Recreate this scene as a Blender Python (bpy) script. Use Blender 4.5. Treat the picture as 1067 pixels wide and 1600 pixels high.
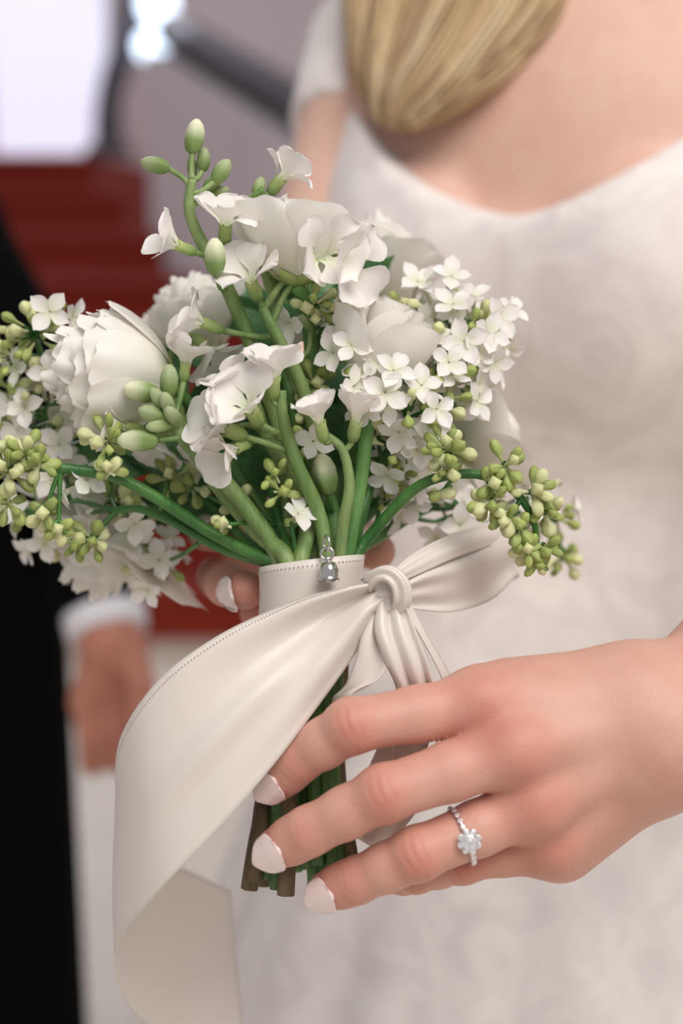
import bpy, math, random
import numpy as np
from mathutils import Vector, Matrix

for o in list(bpy.data.objects):
    bpy.data.objects.remove(o, do_unlink=True)
S = bpy.context.scene
C = S.collection
rnd = random.Random(11)

# ------------------------------------------------------------------ camera
PITCH = math.radians(14.0)
CAM = Vector((0, 0, 1.28))
FPX = 2000.0
cam_d = bpy.data.cameras.new('camera')
cam_d.sensor_fit = 'HORIZONTAL'; cam_d.sensor_width = 24.0
cam_d.lens = FPX / 1067.0 * 24.0
cam_d.clip_start = 0.02; cam_d.clip_end = 60
cam = bpy.data.objects.new('camera', cam_d); C.objects.link(cam)
cam.location = CAM
cam.rotation_euler = (math.pi/2 - PITCH, 0, 0)
cam_d.dof.use_dof = True
cam_d.dof.focus_distance = 0.492
cam_d.dof.aperture_fstop = 3.7
S.camera = cam
RT = Vector((1, 0, 0)); DN = Vector((0, -math.sin(PITCH), -math.cos(PITCH))); FW = Vector((0, math.cos(PITCH), -math.sin(PITCH)))
def at(px, py, d):
    """a point of the place, from its direction as seen in the photograph and its real distance"""
    return CAM + RT*((px-533.5)/FPX*d) + DN*((py-800)/FPX*d) + FW*d
def cdir(x, y, z):
    return (RT*x + DN*y + FW*z).normalized()

# ------------------------------------------------------------------ light
w = bpy.data.worlds.new('world'); S.world = w; w.use_nodes = True
bg = w.node_tree.nodes['Background']
bg.inputs[0].default_value = (0.86, 0.83, 0.86, 1); bg.inputs[1].default_value = 0.46
def area(name, loc, target, sx, sy, power, col):
    l = bpy.data.lights.new(name, 'AREA'); l.shape = 'RECTANGLE'; l.size = sx; l.size_y = sy; l.energy = power; l.color = col
    o = bpy.data.objects.new(name, l); C.objects.link(o); o.location = loc
    o.rotation_euler = (Vector(target)-Vector(loc)).to_track_quat('-Z', 'Y').to_euler()
    return o
area('hall_window_light', (0.75, -0.75, 3.2), (0.05, 0.55, 1.1), 1.8, 1.8, 62, (1.0, 0.955, 0.90))
area('landing_window_light', (-2.3, 9.2, 3.6), (-1.2, 5.5, 1.0), 2.0, 2.4, 230, (0.88, 0.9, 1.0))
S.view_settings.view_transform = 'Standard'; S.view_settings.look = 'None'
S.view_settings.gamma = 1.0; S.view_settings.use_curve_mapping = False
S.view_settings.exposure = 0.0

# ------------------------------------------------------------------ materials
def srgb(r, g, b):
    f = lambda c: (c/255/12.92) if c/255 <= 0.04045 else ((c/255+0.055)/1.055)**2.4
    return (f(r), f(g), f(b), 1)
class NT:
    def __init__(s, name):
        s.m = bpy.data.materials.new(name); s.m.use_nodes = True
        s.t = s.m.node_tree; s.b = s.t.nodes['Principled BSDF']; s.out = s.t.nodes['Material Output']
    def n(s, typ, **kw):
        x = s.t.nodes.new(typ)
        for k, v in kw.items():
            if k.startswith('i_'):
                x.inputs[k[2:].replace('_', ' ')].default_value = v
            else: setattr(x, k, v)
        return x
    def l(s, a, b): s.t.links.new(a, b)
    def set(s, **kw):
        for k, v in kw.items(): s.b.inputs[k.replace('_', ' ')].default_value = v
        return s
def ramp(nt, fac, stops):
    r = nt.n('ShaderNodeValToRGB'); e = r.color_ramp.elements
    e[0].position, e[0].color = stops[0]; e[1].position, e[1].color = stops[-1]
    for p, c in stops[1:-1]:
        x = e.new(p); x.color = c
    nt.l(fac, r.inputs[0]); return r.outputs[0]
def bump(nt, h, strength, dist):
    b = nt.n('ShaderNodeBump'); b.inputs['Strength'].default_value = strength; b.inputs['Distance'].default_value = dist
    nt.l(h, b.inputs['Height']); nt.l(b.outputs[0], nt.b.inputs['Normal']); return b
def mixc(nt, fac, a, b, blend='MIX'):
    m = nt.n('ShaderNodeMix'); m.data_type = 'RGBA'; m.blend_type = blend
    for s_, v in ((m.inputs[0], fac), (m.inputs[6], a), (m.inputs[7], b)):
        if hasattr(v, 'default_value') or hasattr(v, 'links'): nt.l(v, s_)
        else: s_.default_value = v
    return m.outputs[2]
def plain(name, col, rough=0.6, noise=0.0, nscale=40, bumpd=0.0, **kw):
    nt = NT(name); nt.set(Base_Color=col, Roughness=rough, **kw)
    if noise or bumpd:
        tc = nt.n('ShaderNodeTexCoord'); nz = nt.n('ShaderNodeTexNoise'); nz.inputs['Scale'].default_value = nscale; nz.inputs['Detail'].default_value = 4
        nt.l(tc.outputs['Object'], nz.inputs['Vector'])
        if noise:
            d = tuple(c*(1-noise) for c in col[:3])+(1,); e = tuple(min(1, c*(1+noise)) for c in col[:3])+(1,)
            nt.l(ramp(nt, nz.outputs[0], [(0.3, d), (0.7, e)]), nt.b.inputs['Base Color'])
        if bumpd: bump(nt, nz.outputs[0], 0.6, bumpd)
    return nt.m
def petal_mat(name, tip, base, transl=0.3, rough=0.5, vary=0.0, veins=0.00015):
    """colour runs from base to tip by the vertex attribute 'g' (pigment), with a translucent share"""
    nt = NT(name); a = nt.n('ShaderNodeAttribute', attribute_name='g')
    col = mixc(nt, a.outputs['Fac'], base, tip)
    if vary:
        oi = nt.n('ShaderNodeObjectInfo'); hs = nt.n('ShaderNodeHueSaturation')
        mr = nt.n('ShaderNodeMapRange'); mr.inputs[3].default_value = 1-vary; mr.inputs[4].default_value = 1+vary
        nt.l(oi.outputs['Random'], mr.inputs[0]); nt.l(mr.outputs[0], hs.inputs['Value']); nt.l(col, hs.inputs['Color']); col = hs.outputs[0]
    nt.l(col, nt.b.inputs['Base Color']); nt.set(Roughness=rough, Specular_IOR_Level=0.3)
    nt.b.inputs['Subsurface Weight'].default_value = 0.25; nt.b.inputs['Subsurface Radius'].default_value = (0.004, 0.004, 0.003); nt.b.inputs['Subsurface Scale'].default_value = 0.5
    tr = nt.n('ShaderNodeBsdfTranslucent'); nt.l(col, tr.inputs[0])
    mx = nt.n('ShaderNodeMixShader'); mx.inputs[0].default_value = transl
    nt.l(nt.b.outputs[0], mx.inputs[1]); nt.l(tr.outputs[0], mx.inputs[2]); nt.l(mx.outputs[0], nt.out.inputs[0])
    tc = nt.n('ShaderNodeTexCoord'); nz = nt.n('ShaderNodeTexNoise'); nz.inputs['Scale'].default_value = 160
    nt.l(tc.outputs['Object'], nz.inputs['Vector']); bump(nt, nz.outputs[0], 0.4, veins)
    return nt.m
M = {}
M['ranunculus'] = petal_mat('ranunculus_petal', srgb(250, 247, 240), srgb(236, 236, 205), 0.22)
M['floret'] = petal_mat('floret_petal', srgb(252, 248, 245), srgb(232, 236, 205), 0.25)
M['stock'] = petal_mat('stock_petal', srgb(252, 247, 244), srgb(228, 236, 200), 0.25)
M['bud'] = petal_mat('lilac_bud', srgb(172, 187, 108), srgb(200, 208, 152), 0.15, 0.45, 0.16)
M['budpale'] = petal_mat('pale_lilac_bud', srgb(222, 226, 170), srgb(226, 228, 190), 0.15, 0.45, 0.1)
M['stockbud'] = petal_mat('stock_bud', srgb(236, 238, 205), srgb(134, 160, 96), 0.12, 0.5, 0.08)
M['calyx'] = petal_mat('calyx_green', srgb(186, 200, 130), srgb(128, 158, 92), 0.15, 0.6, 0.1)
def stem_mat(name, a, b, rough=0.5):
    nt = NT(name); tc = nt.n('ShaderNodeTexCoord')
    nz = nt.n('ShaderNodeTexNoise'); nz.inputs['Scale'].default_value = 90; nz.inputs['Detail'].default_value = 5
    mp = nt.n('ShaderNodeMapping'); mp.inputs['Scale'].default_value = (1, 1, 0.25)
    nt.l(tc.outputs['Object'], mp.inputs[0]); nt.l(mp.outputs[0], nz.inputs['Vector'])
    nt.l(ramp(nt, nz.outputs[0], [(0.36, a), (0.64, b)]), nt.b.inputs['Base Color'])
    nt.set(Roughness=rough); nt.b.inputs['Subsurface Weight'].default_value = 0.1; nt.b.inputs['Subsurface Radius'].default_value = (0.002, 0.004, 0.001); nt.b.inputs['Subsurface Scale'].default_value = 0.4
    n2 = nt.n('ShaderNodeTexNoise'); n2.inputs['Scale'].default_value = 500; nt.l(mp.outputs[0], n2.inputs['Vector'])
    bump(nt, n2.outputs[0], 0.8, 0.0006)
    return nt.m
M['stem_stock'] = stem_mat('stock_stem_green', srgb(100, 130, 68), srgb(146, 168, 108))
M['stem_deep'] = stem_mat('ranunculus_stem_green', srgb(72, 122, 58), srgb(108, 152, 84))
M['stem_lilac'] = stem_mat('lilac_stem_green', srgb(50, 104, 48), srgb(84, 136, 62), 0.4)
M['stem_low'] = stem_mat('cut_stem_green', srgb(46, 86, 38), srgb(84, 124, 60), 0.45)
M['wood'] = stem_mat('woody_stem', srgb(70, 58, 40), srgb(128, 112, 82), 0.8)
M['leaf'] = stem_mat('leaf_green', srgb(52, 100, 56), srgb(86, 134, 78), 0.45)

def skin_mat(name, pale, red):
    nt = NT(name); a = nt.n('ShaderNodeAttribute', attribute_name='red')
    tc = nt.n('ShaderNodeTexCoord')
    nz = nt.n('ShaderNodeTexNoise'); nz.inputs['Scale'].default_value = 55; nz.inputs['Detail'].default_value = 5
    nt.l(tc.outputs['Object'], nz.inputs['Vector'])
    ad = nt.n('ShaderNodeMath', operation='MULTIPLY_ADD'); nt.l(nz.outputs[0], ad.inputs[0]); ad.inputs[1].default_value = 0.5; ad.inputs[2].default_value = -0.25
    sm = nt.n('ShaderNodeMath', operation='ADD'); sm.use_clamp = True; nt.l(a.outputs['Fac'], sm.inputs[0]); nt.l(ad.outputs[0], sm.inputs[1])
    nt.l(mixc(nt, sm.outputs[0], pale, red), nt.b.inputs['Base Color'])
    nt.set(Roughness=0.48, Specular_IOR_Level=0.35)
    nt.b.inputs['Subsurface Weight'].default_value = 0.22; nt.b.inputs['Subsurface Radius'].default_value = (0.011, 0.004, 0.002); nt.b.inputs['Subsurface Scale'].default_value = 0.5
    v = nt.n('ShaderNodeTexVoronoi'); v.inputs['Scale'].default_value = 900; nt.l(tc.outputs['Object'], v.inputs['Vector'])
    bump(nt, v.outputs['Distance'], 0.35, 0.00025)
    return nt.m
M['skin'] = skin_mat('fair_skin', srgb(224, 186, 168), srgb(198, 121, 103))
M['skin_groom'] = skin_mat('tan_skin', srgb(206, 150, 128), srgb(180, 104, 86))

def satin(name):
    nt = NT(name); uv = nt.n('ShaderNodeUVMap', uv_map='UVMap')
    mp = nt.n('ShaderNodeMapping'); mp.inputs['Rotation'].default_value = (0, 0, 0.6)
    nt.l(uv.outputs[0], mp.inputs[0])
    wv = nt.n('ShaderNodeTexWave'); wv.inputs['Scale'].default_value = 340; wv.inputs['Distortion'].default_value = 0.4
    nt.l(mp.outputs[0], wv.inputs['Vector'])
    nt.set(Base_Color=srgb(234, 225, 217), Roughness=0.30, Specular_IOR_Level=0.6)
    nt.b.inputs['Sheen Weight'].default_value = 0.35; nt.b.inputs['Sheen Roughness'].default_value = 0.35
    nt.b.inputs['Anisotropic'].default_value = 0.5
    bump(nt, wv.outputs[0], 0.22, 0.00015)
    tr = nt.n('ShaderNodeBsdfTranslucent'); tr.inputs[0].default_value = srgb(236, 222, 210)
    mx = nt.n('ShaderNodeMixShader'); mx.inputs[0].default_value = 0.09
    nt.l(nt.b.outputs[0], mx.inputs[1]); nt.l(tr.outputs[0], mx.inputs[2]); nt.l(mx.outputs[0], nt.out.inputs[0])
    return nt.m
M['satin'] = satin('ivory_satin')
M['stitch'] = plain('selvage_stitch', srgb(168, 156, 148), 0.8)
def lace():
    nt = NT('ivory_dress_crepe'); tc = nt.n('ShaderNodeTexCoord')
    n1 = nt.n('ShaderNodeTexNoise'); n1.inputs['Scale'].default_value = 22; n1.inputs['Detail'].default_value = 6; n1.inputs['Distortion'].default_value = 1.6
    nt.l(tc.outputs['Object'], n1.inputs['Vector'])
    nt.l(ramp(nt, n1.outputs[0], [(0.35, srgb(228, 220, 218)), (0.65, srgb(243, 237, 233))]), nt.b.inputs['Base Color'])
    nt.set(Roughness=0.8, Specular_IOR_Level=0.2); nt.b.inputs['Sheen Weight'].default_value = 0.2
    bump(nt, n1.outputs[0], 0.5, 0.004)
    return nt.m
M['dress'] = lace()
def hairm():
    nt = NT('blonde_hair'); a = nt.n('ShaderNodeAttribute', attribute_name='g')
    nt.l(ramp(nt, a.outputs['Fac'], [(0.0, srgb(140, 108, 72)), (0.45, srgb(196, 166, 122)), (1.0, srgb(232, 212, 172))]), nt.b.inputs['Base Color'])
    nt.set(Roughness=0.42, Specular_IOR_Level=0.5); nt.b.inputs['Anisotropic'].default_value = 0.5
    return nt.m
M['hair'] = hairm()
M['hair_dark'] = plain('dark_hair', srgb(48, 36, 28), 0.5, 0.3, 60)
M['suit'] = plain('black_wool', srgb(5, 5, 6), 0.95, 0.3, 300, 0.0004, Specular_IOR_Level=0.1)
M['shirt'] = plain('white_cotton', srgb(236, 234, 238), 0.8, 0.02, 200, 0.0003)
M['nail'] = plain('pale_pink_nail_polish', srgb(246, 226, 222), 0.10, 0.02, 80, Coat_Weight=0.6)
M['nail_bare'] = plain('bare_nail', srgb(236, 208, 198), 0.25, 0.03, 80)
M['silver'] = plain('polished_silver', srgb(214, 212, 210), 0.16, 0.03, 120, Metallic=1.0)
M['platinum'] = plain('platinum', srgb(222, 220, 220), 0.2, 0.03, 120, Metallic=1.0)
def gem():
    nt = NT('diamond'); nt.set(Base_Color=(0.97, 0.97, 1, 1), Roughness=0.02, IOR=2.0); nt.b.inputs['Transmission Weight'].default_value = 0.55
    tc = nt.n('ShaderNodeTexCoord'); v = nt.n('ShaderNodeTexVoronoi'); v.inputs['Scale'].default_value = 900; nt.l(tc.outputs['Object'], v.inputs['Vector'])
    bump(nt, v.outputs['Distance'], 0.25, 0.0002); return nt.m
M['gem'] = gem()
M['carpet'] = plain('red_stair_carpet', srgb(142, 42, 24), 0.95, 0.15, 60, 0.002)
M['floor'] = plain('beige_marble', srgb(238, 228, 212), 0.45, 0.05, 6, 0.0)
M['wall'] = plain('lilac_grey_plaster', srgb(226, 216, 220), 0.9, 0.05, 2.5, 0.001)
M['stone'] = plain('pale_limestone', srgb(226, 218, 224), 0.85, 0.06, 5, 0.002)
M['bronze'] = plain('dark_bronze', srgb(84, 78, 86), 0.5, 0.2, 30, Metallic=0.2)
def emit(name, col, st):
    nt = NT(name); nt.set(Base_Color=col, Roughness=0.3); nt.b.inputs['Emission Color'].default_value = col; nt.b.inputs['Emission Strength'].default_value = st
    return nt.m
M['daylight'] = emit('daylit_window_glass', srgb(222, 222, 242), 0.85)
M['globe'] = emit('lit_glass_globe', srgb(214, 232, 252), 3.2)

# ------------------------------------------------------------------ helpers
def obj(name, verts, faces, mat, parent=None, smooth=True, attrs=None, uv=None, mesh=None):
    """one mesh object; vertices in place coordinates, the parent's location taken off"""
    if mesh is None:
        off = np.array(parent_loc(parent))
        v = np.asarray(verts, dtype=np.float64).reshape(-1, 3) - off
        mesh = new_mesh(name, v, faces, mat, smooth, attrs, uv)
    o = bpy.data.objects.new(name, mesh); C.objects.link(o)
    if parent: o.parent = parent
    return o
def parent_loc(p):
    l = Vector((0, 0, 0))
    while p is not None: l = l + p.location; p = p.parent
    return l
def new_mesh(name, v, faces, mat, smooth=True, attrs=None, uv=None):
    me = bpy.data.meshes.new(name); v = np.asarray(v, dtype=np.float64).reshape(-1, 3)
    if isinstance(faces, np.ndarray):
        nf, k = faces.shape
        me.vertices.add(len(v)); me.vertices.foreach_set('co', v.astype(np.float32).ravel())
        me.loops.add(nf*k); me.loops.foreach_set('vertex_index', faces.astype(np.int32).ravel())
        me.polygons.add(nf); me.polygons.foreach_set('loop_start', np.arange(0, nf*k, k, dtype=np.int32))
        me.update(calc_edges=True)
    else:
        me.from_pydata([tuple(p) for p in v], [], [tuple(f) for f in faces])
    if smooth and len(me.polygons): me.polygons.foreach_set('use_smooth', np.ones(len(me.polygons), dtype=bool))
    for k, a in (attrs or {}).items():
        at_ = me.attributes.new(k, 'FLOAT', 'POINT'); at_.data.foreach_set('value', np.asarray(a, dtype=np.float32))
    if uv is not None:
        l = me.uv_layers.new(name='UVMap'); li = np.zeros(len(me.loops), dtype=np.int32); me.loops.foreach_get('vertex_index', li)
        l.data.foreach_set('uv', np.asarray(uv, dtype=np.float32)[li].ravel())
    me.materials.append(mat); me.update(); return me
def empty(name, loc, label, cat, group=None):
    e = bpy.data.objects.new(name, None); C.objects.link(e); e.location = loc; e.empty_display_size = 0.01
    tag(e, label, cat, group); return e
def tag(o, label=None, cat=None, group=None, kind=None):
    if label: o['label'] = label
    if cat: o['category'] = cat
    if group: o['group'] = group
    if kind: o['kind'] = kind
    return o
class MB:
    def __init__(s): s.v = []; s.f = []; s.g = []
    def add(s, v, f, g=None):
        n = len(s.v); s.v += [tuple(p) for p in v]; s.f += [tuple(i+n for i in q) for q in f]
        s.g += list(g) if g is not None else [0.0]*len(v)
    def obj(s, name, mat, parent=None, smooth=True): return obj(name, s.v, s.f, mat, parent, smooth, {'g': s.g})
    def mesh(s, name, mat, smooth=True): return new_mesh(name, np.array(s.v), s.f, mat, smooth, {'g': s.g})
def cr(pts, n):
    """Catmull-Rom through pts (any dimension), n samples"""
    P = np.asarray(pts, dtype=float); m = len(P)
    if m == 2: 
        t = np.linspace(0, 1, n)[:, None]; return P[0]*(1-t)+P[1]*t
    Q = np.vstack([2*P[0]-P[1], P, 2*P[-1]-P[-2]])
    t = np.linspace(0, m-1-1e-9, n); i = t.astype(int); u = (t-i)[:, None]
    a, b, c, d = Q[i], Q[i+1], Q[i+2], Q[i+3]
    return 0.5*((2*b)+(c-a)*u+(2*a-5*b+4*c-d)*u*u+(3*b-a-3*c+d)*u**3)
def tube(path, rad, seg=8, cap=True, flat=1.0, wob=0.0, rs=None):
    P = np.asarray(path, dtype=float); n = len(P); R = np.interp(np.linspace(0, 1, n), np.linspace(0, 1, len(rad)), rad)
    T = np.gradient(P, axis=0); T /= np.linalg.norm(T, axis=1)[:, None]+1e-12
    ref = np.array([0.13, -0.9, 0.4]); N = []; 
    nrm = np.cross(T[0], ref); nrm /= np.linalg.norm(nrm)+1e-12
    for i in range(n):
        nrm = nrm - T[i]*np.dot(nrm, T[i]); nrm /= np.linalg.norm(nrm)+1e-12; N.append(nrm.copy())
    N = np.array(N); B = np.cross(T, N)
    a = np.arange(seg)*2*math.pi/seg
    V = P[:, None, :]+R[:, None, None]*(np.cos(a)[None, :, None]*N[:, None, :]+flat*np.sin(a)[None, :, None]*B[:, None, :])
    if wob:
        r_ = np.random.default_rng(rs or 1); V += r_.normal(0, wob, V.shape)
    v = V.reshape(-1, 3).tolist(); f = []
    for i in range(n-1):
        for j in range(seg):
            k = (j+1) % seg; f.append((i*seg+j, i*seg+k, (i+1)*seg+k, (i+1)*seg+j))
    if cap:
        f.append(tuple(range(seg))[::-1]); f.append(tuple((n-1)*seg+j for j in range(seg)))
    return v, f
def grid_faces(n, m, close=False):
    f = []
    for i in range(n-1):
        for j in range(m-1 if not close else m):
            k = (j+1) % m; f.append((i*m+j, i*m+k, (i+1)*m+k, (i+1)*m+j))
    return f
def frame(d, roll=0.0):
    d = Vector(d).normalized(); q = d.to_track_quat('Z', 'Y'); return (q.to_matrix() @ Matrix.Rotation(roll, 3, 'Z')).to_4x4()
def place(name, mesh, parent, pos, d, roll=0.0, s=1.0, sub=None):
    o = bpy.data.objects.new(name, mesh); C.objects.link(o)
    if parent: o.parent = parent; pos = Vector(pos)-parent_loc(parent)
    o.matrix_basis = Matrix.Translation(pos) @ frame(d, roll) @ Matrix.Scale(s, 4)
    return o
def box(mb, x0, x1, y0, y1, z0, z1):
    v = [(x, y, z) for x in (x0, x1) for y in (y0, y1) for z in (z0, z1)]
    mb.add(v, [(0, 1, 3, 2), (4, 6, 7, 5), (0, 4, 5, 1), (2, 3, 7, 6), (0, 2, 6, 4), (1, 5, 7, 3)])

# ---- smooth solids: distance fields meshed with surface nets
class Field:
    def __init__(s, lo, hi, h):
        s.lo = np.array(lo, dtype=np.float32); s.h = h
        s.n = np.ceil((np.array(hi)-np.array(lo))/h).astype(int)+1
        s.ax = [s.lo[i]+h*np.arange(s.n[i], dtype=np.float32) for i in range(3)]
        s.d = np.full(s.n, 0.05, dtype=np.float32)
    def sub(s, lo, hi):
        sl = []
        for i in range(3):
            a = max(0, int((lo[i]-s.lo[i])/s.h)-1); b = min(s.n[i], int((hi[i]-s.lo[i])/s.h)+3)
            if b <= a: return None, None
            sl.append(slice(a, b))
        g = (s.ax[0][sl[0]][:, None, None], s.ax[1][sl[1]][None, :, None], s.ax[2][sl[2]][None, None, :])
        return tuple(sl), g
    def merge(s, sl, e, k):
        a = s.d[sl]
        if k <= 0: s.d[sl] = np.minimum(a, e); return
        h = np.maximum(k-np.abs(a-e), 0)/k; s.d[sl] = np.minimum(a, e)-h*h*k*0.25
    def cap(s, a, b, ra, rb, k=0.0, flat=None):
        """tapered capsule; flat=(axis, factor) squashes the section along an axis"""
        a = np.array(a, dtype=np.float32); b = np.array(b, dtype=np.float32); m = max(ra, rb)*1.35+k+2*s.h
        sl, g = s.sub(np.minimum(a, b)-m, np.maximum(a, b)+m)
        if sl is None: return s
        ab = b-a; L = float(ab@ab)+1e-12
        q = [g[i]-a[i] for i in range(3)]
        t = np.clip((q[0]*ab[0]+q[1]*ab[1]+q[2]*ab[2])/L, 0, 1)
        r = [q[i]-t*ab[i] for i in range(3)]
        d2 = r[0]**2+r[1]**2+r[2]**2
        if flat is not None:
            n, fac = flat; n = np.array(n, dtype=np.float32); c = r[0]*n[0]+r[1]*n[1]+r[2]*n[2]; d2 = d2+(fac*fac-1)*c*c
        s.merge(sl, np.sqrt(d2)-(ra+(rb-ra)*t), k); return s
    def chain(s, pts, rad, k=0.0, flat=None):
        for i in range(len(pts)-1): s.cap(pts[i], pts[i+1], rad[i], rad[i+1], k if i else s.k0 if hasattr(s, 'k0') else k, flat)
        return s
    def ell(s, c, r, k=0.0):
        c = np.array(c, dtype=np.float32); r = np.array(r, dtype=np.float32); m = k+2*s.h
        sl, g = s.sub(c-r-m-0.02, c+r+m+0.02)
        if sl is None: return s
        q = [(g[i]-c[i])/r[i] for i in range(3)]; k0 = np.sqrt(q[0]**2+q[1]**2+q[2]**2)
        k1 = np.sqrt(sum((q[i]/r[i])**2 for i in range(3)))+1e-9
        s.merge(sl, k0*(k0-1)/k1, k); return s
    def group(s): 
        f = Field.__new__(Field); f.lo, f.h, f.n, f.ax = s.lo, s.h, s.n, s.ax; f.d = np.full(s.n, 0.05, dtype=np.float32); return f
    def join(s, f, k): s.merge((slice(None),)*3, f.d, k); return s
    def net(s):
        D = s.d; neg = D < 0; n = D.shape
        cs = [(i, j, k) for i in (0, 1) for j in (0, 1) for k in (0, 1)]
        sh = tuple(x-1 for x in n); cnt = np.zeros(sh, dtype=np.int8)
        for c in cs: cnt += neg[c[0]:c[0]+sh[0], c[1]:c[1]+sh[1], c[2]:c[2]+sh[2]]
        act = (cnt > 0) & (cnt < 8); I = np.argwhere(act); idx = np.full(sh, -1, dtype=np.int64); idx[act] = np.arange(len(I))
        P = np.zeros((len(I), 3)); W = np.zeros(len(I))
        vals = {c: D[I[:, 0]+c[0], I[:, 1]+c[1], I[:, 2]+c[2]].astype(float) for c in cs}
        for a in cs:
            for ax in range(3):
                if a[ax] == 0:
                    b = list(a); b[ax] = 1; b = tuple(b); va, vb = vals[a], vals[b]; m = (va < 0) != (vb < 0)
                    t = np.where(m, va/np.where(m, va-vb, 1), 0)
                    p = np.tile(np.array(a, dtype=float), (len(I), 1)); p[:, ax] = t
                    P[m] += p[m]; W[m] += 1
        V = (I+P/W[:, None])*s.h+s.lo
        F = []
        for ax in range(3):
            u, v = (ax+1) % 3, (ax+2) % 3
            s0 = [slice(None)]*3; s1 = [slice(None)]*3; s0[ax] = slice(0, -1); s1[ax] = slice(1, None)
            e = neg[tuple(s0)] != neg[tuple(s1)]; E = np.argwhere(e)
            ok = (E[:, u] > 0) & (E[:, v] > 0) & (E[:, u] < n[u]-1) & (E[:, v] < n[v]-1); E = E[ok]
            q = []
            for du, dv in ((0, 0), (1, 0), (1, 1), (0, 1)):
                X = E.copy(); X[:, u] -= du; X[:, v] -= dv; q.append(idx[X[:, 0], X[:, 1], X[:, 2]])
            q = np.stack(q, 1); flip = ~neg[E[:, 0], E[:, 1], E[:, 2]]; q[flip] = q[flip][:, ::-1]; F.append(q)
        return V, np.vstack(F)
def join_nets(parts):
    V, F, n = [], [], 0
    for v, f in parts: V.append(v); F.append(f+n); n += len(v)
    return np.vstack(V), np.vstack(F)
def relax(V, F, it=2, lam=0.5):
    n = len(V)
    for _ in range(it):
        acc = np.zeros_like(V); c = np.zeros(n)
        for a in range(4):
            i, j = F[:, a], F[:, (a+1) % 4]
            for x in range(3): acc[:, x] += np.bincount(i, V[j, x], n)+np.bincount(j, V[i, x], n)
            c += np.bincount(i, minlength=n)+np.bincount(j, minlength=n)
        V = V+lam*(acc/np.maximum(c, 1)[:, None]-V)
    return V
# ------------------------------------------------------------------ the setting
mb = MB(); box(mb, -6, 6, -4, 9.2, -0.1, 0); tag(mb.obj('floor', M['floor'], smooth=False), 'polished beige marble floor of the hall', kind='structure')
mb = MB(); box(mb, -6, 6, 9.0, 9.2, 0, 5.5); tag(mb.obj('wall_back', M['wall'], smooth=False), 'lilac grey plaster wall behind the stairs', kind='structure')
NST, RISE, RUN, Y0 = 9, 0.16, 0.30, 3.55
def stair_x(y): return 0.5-0.654*(y-3.5)
st = bpy.data.objects.new('staircase', None); C.objects.link(st); st.location = (-2, Y0, 0)
tag(st, 'red carpeted staircase rising to a bright landing', kind='structure')
for k in range(NST):
    y0 = Y0+k*RUN; z1 = (k+1)*RISE; y1 = y0+RUN+0.02 if k < NST-1 else 9.0
    x1 = stair_x(y0)-0.02; x2 = stair_x(min(y1, 6.2))-0.02
    prof = [(y0+0.02, 0), (y0+0.02, z1-0.04), (y0-0.012, z1-0.035), (y0-0.02, z1-0.018), (y0-0.012, z1-0.004), (y0+0.01, z1), (y1, z1), (y1, 0)]
    v = [(-5, a, b) for a, b in prof]+[(x1 if a < y0+0.1 else x2, a, b) for a, b in prof]; n = len(prof)
    f = [(i, (i+1) % n, n+(i+1) % n, n+i) for i in range(n)]+[tuple(range(n))[::-1], tuple(range(n, 2*n))]
    obj('step', v, f, M['carpet'], st, smooth=False)
# stone parapet on the right of the stairs, with a dark rail
pw = bpy.data.objects.new('wall_stair', None); C.objects.link(pw); pw.location = (stair_x(4.5), 4.5, 0)
tag(pw, 'pale stone parapet wall along the stairs', kind='structure')
ys = np.linspace(3.0, 5.48, 12); zt = lambda y: 1.40+(y-4.44)*0.42
v = []; 
for y in ys: v += [(stair_x(y), y, 0), (stair_x(y), y, zt(y)), (stair_x(y)+0.22, y+0.14, zt(y)), (stair_x(y)+0.22, y+0.14, 0)]
f = []
for i in range(len(ys)-1):
    for j in range(4): k = (j+1) % 4; f.append((i*4+j, i*4+k, i*4+4+k, i*4+4+j))
f += [(3, 2, 1, 0), tuple(len(v)-4+j for j in range(4))]
obj('parapet_stone', v, f, M['stone'], pw, smooth=False)
hr = empty('stair_handrail', (stair_x(4.5), 4.5, 1.5), 'dark bronze handrail running along the stone parapet', 'handrail')
v, f = tube([(stair_x(y)+0.1, y+0.07, zt(y)+0.09) for y in ys], [0.075, 0.075], 12); obj('rail', v, f, M['bronze'], hr)
for y in ys[1::2]:
    v, f = tube([(stair_x(y)+0.1, y+0.07, zt(y)-0.02), (stair_x(y)+0.1, y+0.07, zt(y)+0.06)], [0.02, 0.02], 8); obj('bracket', v, f, M['bronze'], hr)
# lamp post at the head of the stairs
lp0 = at(168, 215, 5.85); lp = empty('lamp_post', (lp0.x, lp0.y, 1.44), 'dark leaning bronze lamp post with glass globes at the stair head', 'lamp')
pa, pb, pc = at(160, 240, 5.85), at(172, 150, 5.85), at(222, -40, 5.85)
v, f = tube(cr([tuple(Vector((lp0.x, lp0.y, 1.45))), tuple(pb), tuple(at(200, 60, 5.85)), tuple(pc)], 16), [0.07, 0.06, 0.07, 0.075], 12); obj('post', v, f, M['bronze'], lp)
v, f = tube([(lp0.x, lp0.y, 1.44), (lp0.x, lp0.y, 1.50)], [0.12, 0.09], 16); obj('base', v, f, M['bronze'], lp)
def sphere(c, r, n=14, m=20, sq=(1, 1, 1)):
    v = []; 
    for i in range(n+1):
        a = math.pi*i/n
        for j in range(m): b = 2*math.pi*j/m; v.append((c[0]+r*sq[0]*math.sin(a)*math.cos(b), c[1]+r*sq[1]*math.sin(a)*math.sin(b), c[2]+r*sq[2]*math.cos(a)))
    return v, grid_faces(n+1, m, True)
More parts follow.
